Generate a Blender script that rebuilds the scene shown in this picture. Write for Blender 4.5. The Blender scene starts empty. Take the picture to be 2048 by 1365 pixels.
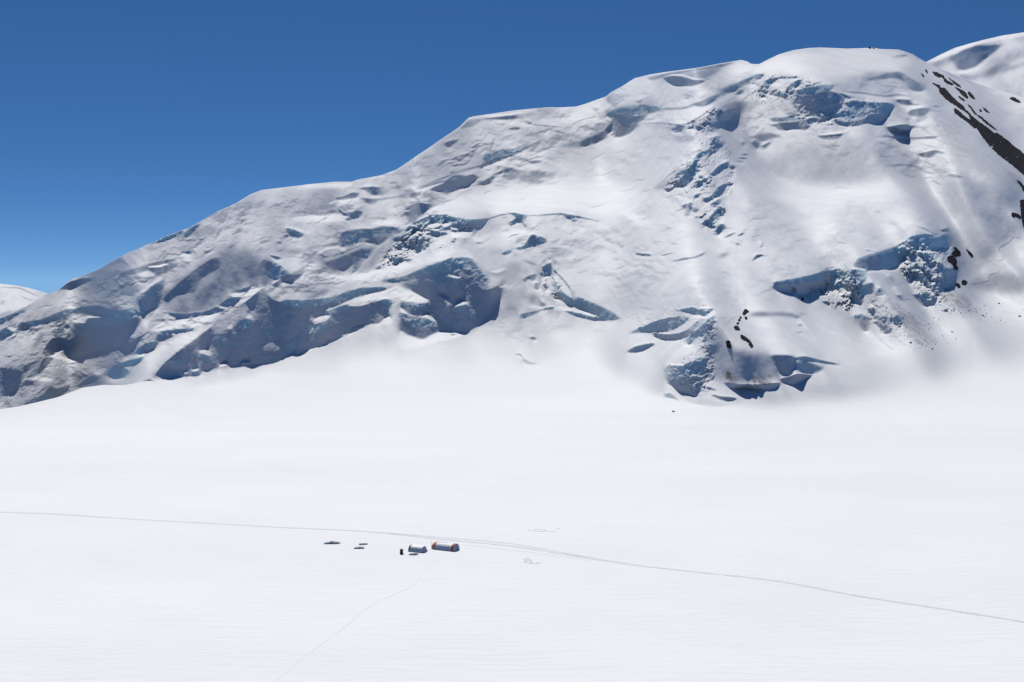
import bpy, bmesh, math, random
import numpy as np
from mathutils import Vector

random.seed(7)
RNG = np.random.default_rng(11)
SC = bpy.context.scene
COL = SC.collection

# ------------------------------------------------------------------ camera model
W, H = 2048.0, 1365.0            # photograph size
FPX = 50.0 / 36.0 * W            # 50 mm lens
HORIZ = 560.0                    # image row of the true horizon
CAMH = 89.0                      # helicopter height above the snowfield
PITCH = math.atan((H / 2 - HORIZ) / FPX)
SUN_E, SUN_A = 56.0, -13.0       # elevation, azimuth from straight ahead (minus = left)

def ray(u, v):
    """unit horizontal direction (hx, hy) and tan(elevation) of the line of sight"""
    x = (np.asarray(u, float) - W / 2) / FPX
    y = -(np.asarray(v, float) - H / 2) / FPX
    cp, sp = math.cos(PITCH), math.sin(PITCH)
    wx = x; wy = cp + y * sp; wz = -sp + y * cp
    h = np.sqrt(wx * wx + wy * wy)
    return wx / h, wy / h, wz / h

def ground(u, v):
    hx, hy, t = ray(u, v)
    r = -CAMH / t
    return float(hx * r), float(hy * r)

def place(u, v, r):
    hx, hy, t = ray(u, v)
    return hx * r, hy * r, CAMH + t * r

# ------------------------------------------------------------------ grid
STEP = 1.5
U0, U1, V0, V1 = -260.0, 2320.0, 20.0, 905.0
GU = np.arange(U0, U1 + .1, STEP); GV = np.arange(V0, V1 + .1, STEP)
NU, NV = len(GU), len(GV)
UU, VV = np.meshgrid(GU, GV)

def noise_field(ny, nx, beta=1.6, lo=0.0, sx=1.0, sy=1.0, seed=0, ang=0.0, hi=1e9):
    """fractal noise by spectral synthesis, unit variance; wavelengths in cells"""
    g = np.random.default_rng(seed)
    fy = np.fft.fftfreq(ny)[:, None]; fx = np.fft.rfftfreq(nx)[None, :]
    c, s = math.cos(ang), math.sin(ang)
    a = (fx * c + fy * s) * sx; b = (-fx * s + fy * c) * sy
    f = np.sqrt(a * a + b * b)
    f[0, 0] = 1
    amp = f ** (-beta) * (f > (1.0 / hi)) * (1 / (1 + (f * lo) ** 4) if lo else 1)
    amp[0, 0] = 0
    sp = amp * (g.normal(size=f.shape) + 1j * g.normal(size=f.shape))
    n = np.fft.irfft2(sp, s=(ny, nx))
    return n / n.std()

def gblur(a, sig):
    if sig < .3: return a
    k = int(3 * sig + 1)
    w = np.exp(-.5 * (np.arange(-k, k + 1) / sig) ** 2); w /= w.sum()
    if a.size < 4000 or k < 12:
        p = np.pad(a, ((k, k), (0, 0)), 'edge')
        o = sum(w[i] * p[i:i + a.shape[0]] for i in range(2 * k + 1))
        p = np.pad(o, ((0, 0), (k, k)), 'edge')
        return sum(w[i] * p[:, i:i + a.shape[1]] for i in range(2 * k + 1))
    def conv(x):
        n = x.shape[0]; p = np.pad(x, ((k, k), (0, 0)), 'edge'); L = p.shape[0]
        kk = np.zeros(L); kk[:k + 1] = w[k:]; kk[-k:] = w[:k]
        return np.fft.irfft(np.fft.rfft(p, axis=0) * np.fft.rfft(kk)[:, None], L, axis=0)[k:k + n]
    return conv(conv(a).T).T

def smooth_poly(pts, closed=True, n=4):
    P = np.array(pts, float); m = len(P); out = []
    rng = range(m) if closed else range(m - 1)
    for i in rng:
        if closed: a, b, c, d = P[(i - 1) % m], P[i], P[(i + 1) % m], P[(i + 2) % m]
        else: a, b, c, d = P[max(i - 1, 0)], P[i], P[i + 1], P[min(i + 2, m - 1)]
        L = np.linalg.norm(c - b) + 1e-9
        t1 = (c - a); t2 = (d - b)
        t1 = t1 / (np.linalg.norm(t1) + 1e-9) * L * .55; t2 = t2 / (np.linalg.norm(t2) + 1e-9) * L * .55
        for k in range(n):
            t = k / n
            h0 = 2 * t**3 - 3 * t**2 + 1; h1 = t**3 - 2 * t**2 + t; h2 = -2 * t**3 + 3 * t**2; h3 = t**3 - t**2
            out.append(h0 * b + h1 * t1 + h2 * c + h3 * t2)
    if not closed: out.append(P[-1])
    return np.array(out)

JX = noise_field(600, 1200, 1.3, lo=2, seed=3); JY = noise_field(600, 1200, 1.3, lo=2, seed=4)
def jitter(P, amp):
    i = np.clip((P[:, 1] * .62).astype(int), 0, 599); j = np.clip((P[:, 0] * .5 + 140).astype(int), 0, 1199)
    return P + amp * np.stack([JX[i, j], JY[i, j]], 1)

def raster(P, u0, v0, nu, nv, step, ss=3):
    """anti-aliased even-odd polygon coverage on a grid"""
    out = np.zeros((nv, nu))
    X = P[:, 0]; Y = P[:, 1]; X2 = np.roll(X, -1); Y2 = np.roll(Y, -1)
    xs = u0 - step / 2 + (np.arange(nu * ss) + .5) * step / ss
    for j in range(nv):
        for k in range(ss):
            y = v0 + (j - .5 + (k + .5) / ss) * step
            m = ((Y <= y) & (Y2 > y)) | ((Y2 <= y) & (Y > y))
            if not m.any(): continue
            xc = np.sort(X[m] + (y - Y[m]) / (Y2[m] - Y[m]) * (X2[m] - X[m]))
            c = np.searchsorted(xc, xs) & 1
            out[j] += c.reshape(nu, ss).mean(1)
    return out / ss

def stroke_poly(P, w):
    d = np.gradient(P, axis=0); d /= np.linalg.norm(d, axis=1)[:, None] + 1e-9
    n = np.stack([-d[:, 1], d[:, 0]], 1)
    t = np.linspace(0, 1, len(P))[:, None]
    ww = w * .5 * (.35 + .65 * np.minimum(1, np.minimum(t, 1 - t) * 5))
    return np.vstack([P + n * ww, (P - n * ww)[::-1]])

def parse(txt):
    x0 = y0 = 0.; s = 1.
    for ln in txt.strip().splitlines():
        ln = ln.strip()
        if not ln: continue
        if ln[0] == '@':
            x0, y0, s = map(float, ln[1:].split()); continue
        h, p = ln.split(':')
        h = h.split(); p = np.array([[float(q) for q in c.split(',')] for c in p.split()])
        p = p / s + np.array([x0, y0])
        yield h, p

def patch_mask(h, p):
    """returns (slice, mask, tone, ice)"""
    line = h[0] == 'l'
    if line: h = h[1:]
    tone, soft = float(h[0]), float(h[1]); ice = float(h[2]) if len(h) > 2 else 0.
    if line:
        P = stroke_poly(smooth_poly(p, False), soft * 1.15); soft = .7
    else:
        P = smooth_poly(p)
    P = jitter(P, min(1.1, .5 + soft * .2))
    pad = 3 * soft + 3
    a = P.min(0) - pad; b = P.max(0) + pad
    i0 = max(0, int((a[1] - V0) / STEP)); i1 = min(NV, int((b[1] - V0) / STEP) + 2)
    j0 = max(0, int((a[0] - U0) / STEP)); j1 = min(NU, int((b[0] - U0) / STEP) + 2)
    if i1 <= i0 or j1 <= j0: return None
    m = raster(P, U0 + j0 * STEP, V0 + i0 * STEP, j1 - j0, i1 - i0, STEP)
    return (slice(i0, i1), slice(j0, j1)), gblur(m, soft * (.5 if soft <= 3 else .75) / STEP), tone, ice

SKY = np.array([(-300,760),(0,636),(60,608),(93,587),(100,587),(116,581),(137,563),(149,557),(194,540),(221,524),(256,505),(276,498),
 (291,490),(305,485),(334,471),(364,460),(377,456),(405,440),(432,424),(471,407),(500,389),(523,380),(558,376),
 (617,369),(670,364),(685,364),(703,364),(715,360),(764,351),(777,346),(793,340),(820,322),(839,309),(859,296),
 (877,283),(892,273),(918,256),(937,237),(947,234),(976,230),(1025,223),(1064,219),(1097,216.5),(1125,216.5),
 (1152,215),(1172,209),(1191,202),(1211,195),(1222,186),(1244,174),(1269,158),(1297,151),(1326,146),(1371,139.6),
 (1404,134.7),(1437,128),(1465,123.4),(1482,120.6),(1494,123.4),(1503,128.4),(1518,128.8),(1535,120),(1558,109),
 (1588,100.5),(1617,96.6),(1640,95.6),(1666,96.6),(1695,98),(1738,96.6),(1746,96),(1760,98.5),(1797,99.5),(1812,104),
 (1826,109),(1840,118),(1852,125),(1865,131),(1894,143.5),(1913,151.5),(1938,161),(1956,168),(1990,178.6),(2012,184.5),
 (2034,190.4),(2048,196),(2180,240),(2400,330)], float)
FOOT = np.array([(-300,880),(0,819),(37,813.6),(78,804),(115,795),(144,784),(164,776),(205,770.5),(250,770.5),(293,763),
 (300,762),(337,756),(398,751),(470,735),(560,722),(640,694),(720,676),(800,670),(850,688),(900,675),(960,655),
 (1060,642),(1200,640),(1260,690),(1330,740),(1400,795),(1500,775),(1650,730),(1800,690),(1900,640),(2048,600),(2400,560)], float)

def lerp_curve(C, u): return np.interp(u, C[:, 0], C[:, 1])

skyv = lerp_curve(SKY, GU)
skyv += .6 * noise_field(1, NU, 1.2, lo=2, seed=21)[0] * np.clip((GU + 300) / 10, 0, 1)
footv = lerp_curve(FOOT, GU)
foots = gblur(np.tile(footv, (3, 1)), 10)[1]

# ------------------------------------------------------------------ slope painting -> relief
HX, HY, TT = ray(UU, VV)
PHI = np.arctan(TT)

def tone_alpha(t):
    t = t + 5 * np.exp(-((t - 188) / 34) ** 2)
    L = ((t / 255 + .055) / 1.055) ** 2.4
    s = np.clip((L - LAMB) / LGAIN, 0.0, .98)
    a = SUN_E - np.degrees(np.arcsin(s))
    dark = 57.0 + (114 - t) * .04
    return np.where(t < 114, dark, np.minimum(a, 56))
LAMB, LGAIN = .08, .93

def slope_run(alpha_deg):
    a = np.radians(alpha_deg)
    den = np.sin(a) - np.cos(a) * TT
    den = np.where(np.abs(den) < .05, .05, den)
    s = np.cos(a) * (1 + TT * TT) / den
    s = np.where(den < .0501, 9.0, s)
    return np.clip(s, -.45, 9.0)

def build_relief():
    tone = np.full((NV, NU), 190.); ice = np.zeros((NV, NU)); ice_a = np.zeros((NV, NU))
    for h, p in parse(PAINT):
        r = patch_mask(h, p)
        if r is None: continue
        sl, m, t, ic = r
        tone[sl] += m * (t - tone[sl]); ice[sl] += m * (ic - ice[sl])
    g = np.random.default_rng(91)
    for k in range(150):                                 # hairline crevasse lips along the flow of the ice
        u = g.uniform(60, 1380) if k < 110 else g.uniform(1400, 1880); s_ = np.interp(u, GU, skyv); f_ = np.interp(u, GU, foots)
        v = s_ + (f_ - s_) * g.uniform(.10, .86)
        L = g.uniform(8, 34); an = -g.normal(.36, .22) if u < 1300 else g.normal(-.05, .3)
        c = g.uniform(-.25, .25) * L
        q = [(u + L * (t - .5), v + L * (t - .5) * math.tan(an) + c * (t - .5) ** 2 + g.normal(0, .6)) for t in (0, .33, .66, 1)]
        r = patch_mask(['l', g.uniform(112, 150), g.uniform(.7, 1.5), .15], np.array(q))
        sl, m, t, ic = r; tone[sl] += m * (np.minimum(t, tone[sl]) - tone[sl])
        q = [(a, b + 2.2) for a, b in q]
        r = patch_mask(['l', 222, 1.3], np.array(q))
        sl, m, t, ic = r; tone[sl] += .5 * m * (np.maximum(t, tone[sl]) - tone[sl]) * (tone[sl] > 140)
    # stepped folds: short shaded lips above long lit shelves, broken up along their length
    fold = np.zeros((NV, NU))
    for h, p in parse(FOLDS):
        r = patch_mask(h, p)
        if r: fold[r[0]] += r[1] * (r[2] - fold[r[0]])
    for P_, seed, amp, ln in ((88, 191, 1.05, 220), (46, 201, 1.0, 120), (23, 211, .75, 60), (12, 221, .22, 34)):
        wa = noise_field(NV, NU, 1.6, lo=3, sx=1.6, sy=1.0, seed=seed, hi=P_ * 5 / STEP)
        gt = noise_field(NV, NU, 1.4, lo=3, sx=2.2, sy=1.0, seed=seed + 1, hi=ln / STEP * 2, ang=-.35)
        tilt = np.interp(UU, [0, 900, 1350, 1500, 2048], [.46, .42, .30, .05, -.12])
        f = (VV + UU * tilt) / P_ + .62 * wa
        f = f - np.floor(f)
        lip = sstep(f / .05) * sstep((.30 + .12 * wa - f) / .10)
        brt = sstep((f - .30) / .12) * sstep((.75 - f) / .4)
        gt = sstep((gt - .15) / .7)
        free = np.clip((tone - 140) / 25, 0, 1) * np.clip((236 - tone) / 20, 0, 1) * (ice < .1)
        k = fold * free * gt * amp
        tone = tone + k * (-62 * lip + 16 * brt - 9 * sstep((f - .75) / .25))
    # sunlit lips above and wind-packed ledges below the shaded faces
    dk = np.clip((132 - tone) / 14, 0, 1)
    up = np.zeros_like(dk); up[:-2] = dk[2:]
    dn = np.zeros_like(dk); dn[3:] = dk[:-3]
    rim = gblur(np.clip(up - dk, 0, 1), .7); led = gblur(np.clip(dn - dk, 0, 1), 1.2)
    tone = tone + (1 - dk) * np.clip((234 - tone) / 20, 0, 1) * (22 * rim + 12 * led)
    # texture of the slope itself: soft undulation, wind streaks, roughness in broken ice
    n1 = noise_field(NV, NU, 1.5, lo=2.0, sx=1.0, sy=2.0, seed=31, ang=.45, hi=90)
    n2 = noise_field(NV, NU, 1.0, lo=1.5, sx=.45, sy=2.0, seed=32, ang=-.5, hi=40)
    n3 = noise_field(NV, NU, .9, lo=1.2, seed=33, hi=16)
    alpha = tone_alpha(tone)
    alpha = tone_alpha(tone - 9 * ice)
    ki = np.clip(ice * 2.2, 0, 1); alpha = alpha * (1 - ki) + ki * np.maximum(alpha, 54.5)
    rough = gblur(np.clip((150 - tone) / 50, 0, 1) * .5 + ice, 4)
    fade = np.clip((foots[None, :] + 30 - VV) / 40, .12, 1)
    alpha = alpha + fade * (1.9 * n1 + 1.2 * n2 + (.4 + 2.2 * rough) * n3)
    # base relief
    foot = foots[None, :]
    d = foot - VV                                   # pixels above the foot line
    e = np.degrees(PHI)
    ab = np.where(VV > skyv[None, :] - 3, np.clip(alpha, e + 4, 56), 26.)
    ab = np.clip(gblur(ab, 34), 15, 40)
    fr = np.clip((868 - VV) / np.maximum(868 - foot, 20), 0, 1)
    a0 = np.where(d < 0, 11 * fr ** 1.3, 11 + (ab - 11) * (1 - np.exp(-np.maximum(d, 0) / 45)))
    a0 = np.where(VV > 868, 0, a0)
    a0 = np.maximum(a0, np.where(d > 0, e + 5, -90))
    s0 = slope_run(a0)
    flat = (1 + TT * TT) / np.where(np.abs(TT) < 1e-4, -1e-4, -TT)
    s0 = np.where(a0 <= 0.01, flat, s0)
    s0 = np.minimum(s0, np.where(d < 0, 40, 9))
    dphi = np.zeros_like(PHI); dphi[:-1] = PHI[:-1] - PHI[1:]
    rbase = np.zeros_like(PHI)
    rbase[-1] = np.log(-CAMH / TT[-1])
    inc = .5 * (s0[:-1] + s0[1:]) * dphi[:-1]
    rbase[:-1] = rbase[-1][None, :] + np.cumsum(inc[::-1], 0)[::-1]
    rbase = rbase * 1.0
    rbase = gblur(rbase, 10)
    k = sstep((VV - 846) / 30); rbase = rbase * (1 - k) + np.log(-CAMH / np.where(TT < -.01, TT, -.01)) * k
    # detail: screened Poisson on the painted slopes, then refined so that the slope of the real
    # surface toward the sun (both down the fall line and across it) is the painted one
    act = np.clip((868 - VV) / 60, 0, 1) * np.clip((foot + 110 - VV) / 100, 0, 1)
    inside = sstep((VV - skyv[None, :] + 1.5) / 3)
    act = act * inside
    st = slope_run(np.maximum(alpha, e + 4))
    dph = np.full_like(PHI, 1.0); dph[:-1] = PHI[:-1] - PHI[1:]; dph[-1] = dph[-2]
    pb = np.zeros_like(PHI); pb[:-1] = (rbase[:-1] - rbase[1:]) / dph[:-1]
    g = (st - pb) * act
    gv = -g * dph; gv[-1] = 0
    seam = np.where(GU < 300, 762 + (300 - GU) * 1.6, 762 + 104 * sstep((GU - 300) / 130))[None, :]
    mask = sstep((seam - VV) / np.where(UU < 450, 22 + 78 * sstep((UU - 300) / 130), 100)) * sstep((868 - VV) / np.clip(868 - foot - 10, 70, 230)) * sstep((VV - V0) / 40) * sstep((UU - U0) / 120) * sstep((U1 - UU) / 120)
    mask = mask * sstep((np.hypot((UU - 296) / 105, (VV - 768) / 60) - .12) / .88)
    want = np.sin(np.radians(SUN_E - np.clip(alpha, -5, 80)))
    wgt = act * np.where((tone < 108) & (ice < .2), .6, 1. + .6 * np.clip(ice, 0, 1))
    D = relax(UU, VV, rbase, gv, want, wgt, mask, act, .3 * (1 - act) * inside, SFS_N)
    # fractured blocks: faceted offsets where the ice is broken
    brk = np.zeros((NV, NU))
    for h, p in parse(BROKEN):
        r = patch_mask(h, p)
        if r: brk[r[0]] = np.maximum(brk[r[0]], r[1] * r[2])
    brk = np.clip(np.maximum(brk, .12 * gblur(np.clip(ice * 1.4, 0, 1), 1.5)), 0, 1)
    D = D - brk * mask * (.0016 * facets(34, 17, 70) + .0008 * facets(15, 9, 71) + .0004 * facets(7, 5, 72) + .00018 * facets(3.4, 3.4, 73))
    return tone, ice, rbase, D, alpha

def relax(U_, V_, rbase, gv0, want, wgt, mask, act, wbase, N, lam=120.):
    """depth detail D (log range) whose real slope toward the sun matches the painted one:
    a screened Poisson start, then preconditioned descent on the shading error"""
    hx, hy, tt = ray(U_, V_); ph = np.arctan(tt); cph, sph = np.cos(ph), np.sin(ph)
    ny, nx = ph.shape
    ky = 2 - 2 * np.cos(2 * np.pi * np.fft.fftfreq(ny))[:, None]
    kx = 2 - 2 * np.cos(2 * np.pi * np.fft.rfftfreq(nx))[None, :]
    def solve(r, wu, lampx):
        return np.fft.irfft2(np.fft.rfft2(r) / (ky + wu * kx + (STEP / lampx) ** 2), s=r.shape)
    def div(gv, gu):
        r = np.zeros((ny, nx)); r[:-1] -= gv[:-1]; r[1:] += gv[:-1]
        r[:, :-1] -= gu[:, :-1]; r[:, 1:] += gu[:, :-1]
        return r
    dph = np.full_like(ph, 1.0); dph[:-1] = ph[:-1] - ph[1:]; dph[-1] = dph[-2]
    dth = STEP / FPX * cph
    az, el = math.radians(SUN_A), math.radians(SUN_E)     # sun in the local frame of each line of sight
    lx, ly, lz = math.sin(az) * math.cos(el), math.cos(az) * math.cos(el), math.sin(el)
    lr_ = cph * (hx * lx + hy * ly) + sph * lz
    lp_ = -sph * (hx * lx + hy * ly) + cph * lz
    lt_ = hy * lx - hx * ly
    def slopes(L):
        p = np.zeros_like(L); q = np.zeros_like(L)
        p[:-1] = (L[:-1] - L[1:]) / dph[:-1]; q[:, :-1] = (L[:, 1:] - L[:, :-1]) / dth[:, :-1]
        n = 1 / np.sqrt(1 + p * p + q * q)
        return p, q, n, (-lr_ + p * lp_ + q * lt_) * n
    db = slopes(rbase)[3]
    W_ = wgt + wbase
    want = (want * wgt + db * wbase) / np.maximum(W_, 1e-6)
    D = solve(div(gv0, np.zeros_like(gv0)), WU, LAMPX) * mask
    vel = np.zeros_like(D); m8 = mask ** .12; A_ = np.maximum(act, wbase)
    for it in range(N):
        p, q, n, dot = slopes(rbase + D)
        er = np.where((want < 0) & (dot < want), .15, 1.) * (dot - want) * W_
        jp = lp_ * n - dot * n * n * p; jq = lt_ * n - dot * n * n * q
        sc = 1 / (.04 + jp ** 2)                          # Gauss-Newton diagonal, bounded
        fv = -er * jp * sc * dph
        fu = (er * jq * np.minimum(sc, 4) + (.10 if it < N * .5 else .03) * (q - gblur(q, 1.2)) * A_ + .08 * (q - gblur(q, 6)) * A_) * dth
        vel = .8 * vel - .2 * solve(div(fv, fu), .7, lam)
        D = (D + vel) * m8
    print('relax', float(np.sqrt((er ** 2).sum() / W_.sum())), float(np.abs(D).max()))
    return D

def facets(cx, cy, seed):
    """jittered-cell blocks, each a tilted facet of random height; cell size in grid cells"""
    g = np.random.default_rng(seed)
    sk = .35
    x = np.arange(NU)[None, :] / cx + sk * np.arange(NV)[:, None] / cy + .25 * JX[:1, :1]
    y = np.repeat(np.arange(NV)[:, None] / cy, NU, 1)
    x = x + .22 * noise_field(NV, NU, 1.2, lo=2, hi=40, seed=seed + 1); y = y + .22 * noise_field(NV, NU, 1.2, lo=2, hi=40, seed=seed + 2)
    ix = np.floor(x).astype(int); iy = np.floor(y).astype(int)
    ny, nx = iy.max() + 4, ix.max() + 4
    ox, oy = g.random((ny, nx)), g.random((ny, nx))
    hh = g.normal(size=(ny, nx)); tx = g.normal(size=(ny, nx)); ty = g.normal(size=(ny, nx))
    best = np.full(x.shape, 1e9); out = np.zeros(x.shape)
    for a in (-1, 0, 1):
        for b in (-1, 0, 1):
            i, j = iy + a + 1, ix + b + 1
            i = np.clip(i, 0, ny - 1); j = np.clip(j, 0, nx - 1)
            dx = x - (ix + b + ox[i, j]); dy = y - (iy + a + oy[i, j])
            d = dx * dx + dy * dy
            m = d < best
            best = np.where(m, d, best)
            out = np.where(m, hh[i, j] + 1.1 * tx[i, j] * dx + 1.1 * ty[i, j] * dy, out)
    return out
def sstep(x):
    x = np.clip(x, 0, 1); return x * x * (3 - 2 * x)
SFS_N = 84
WU, LAMPX = .15, 160.0
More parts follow.
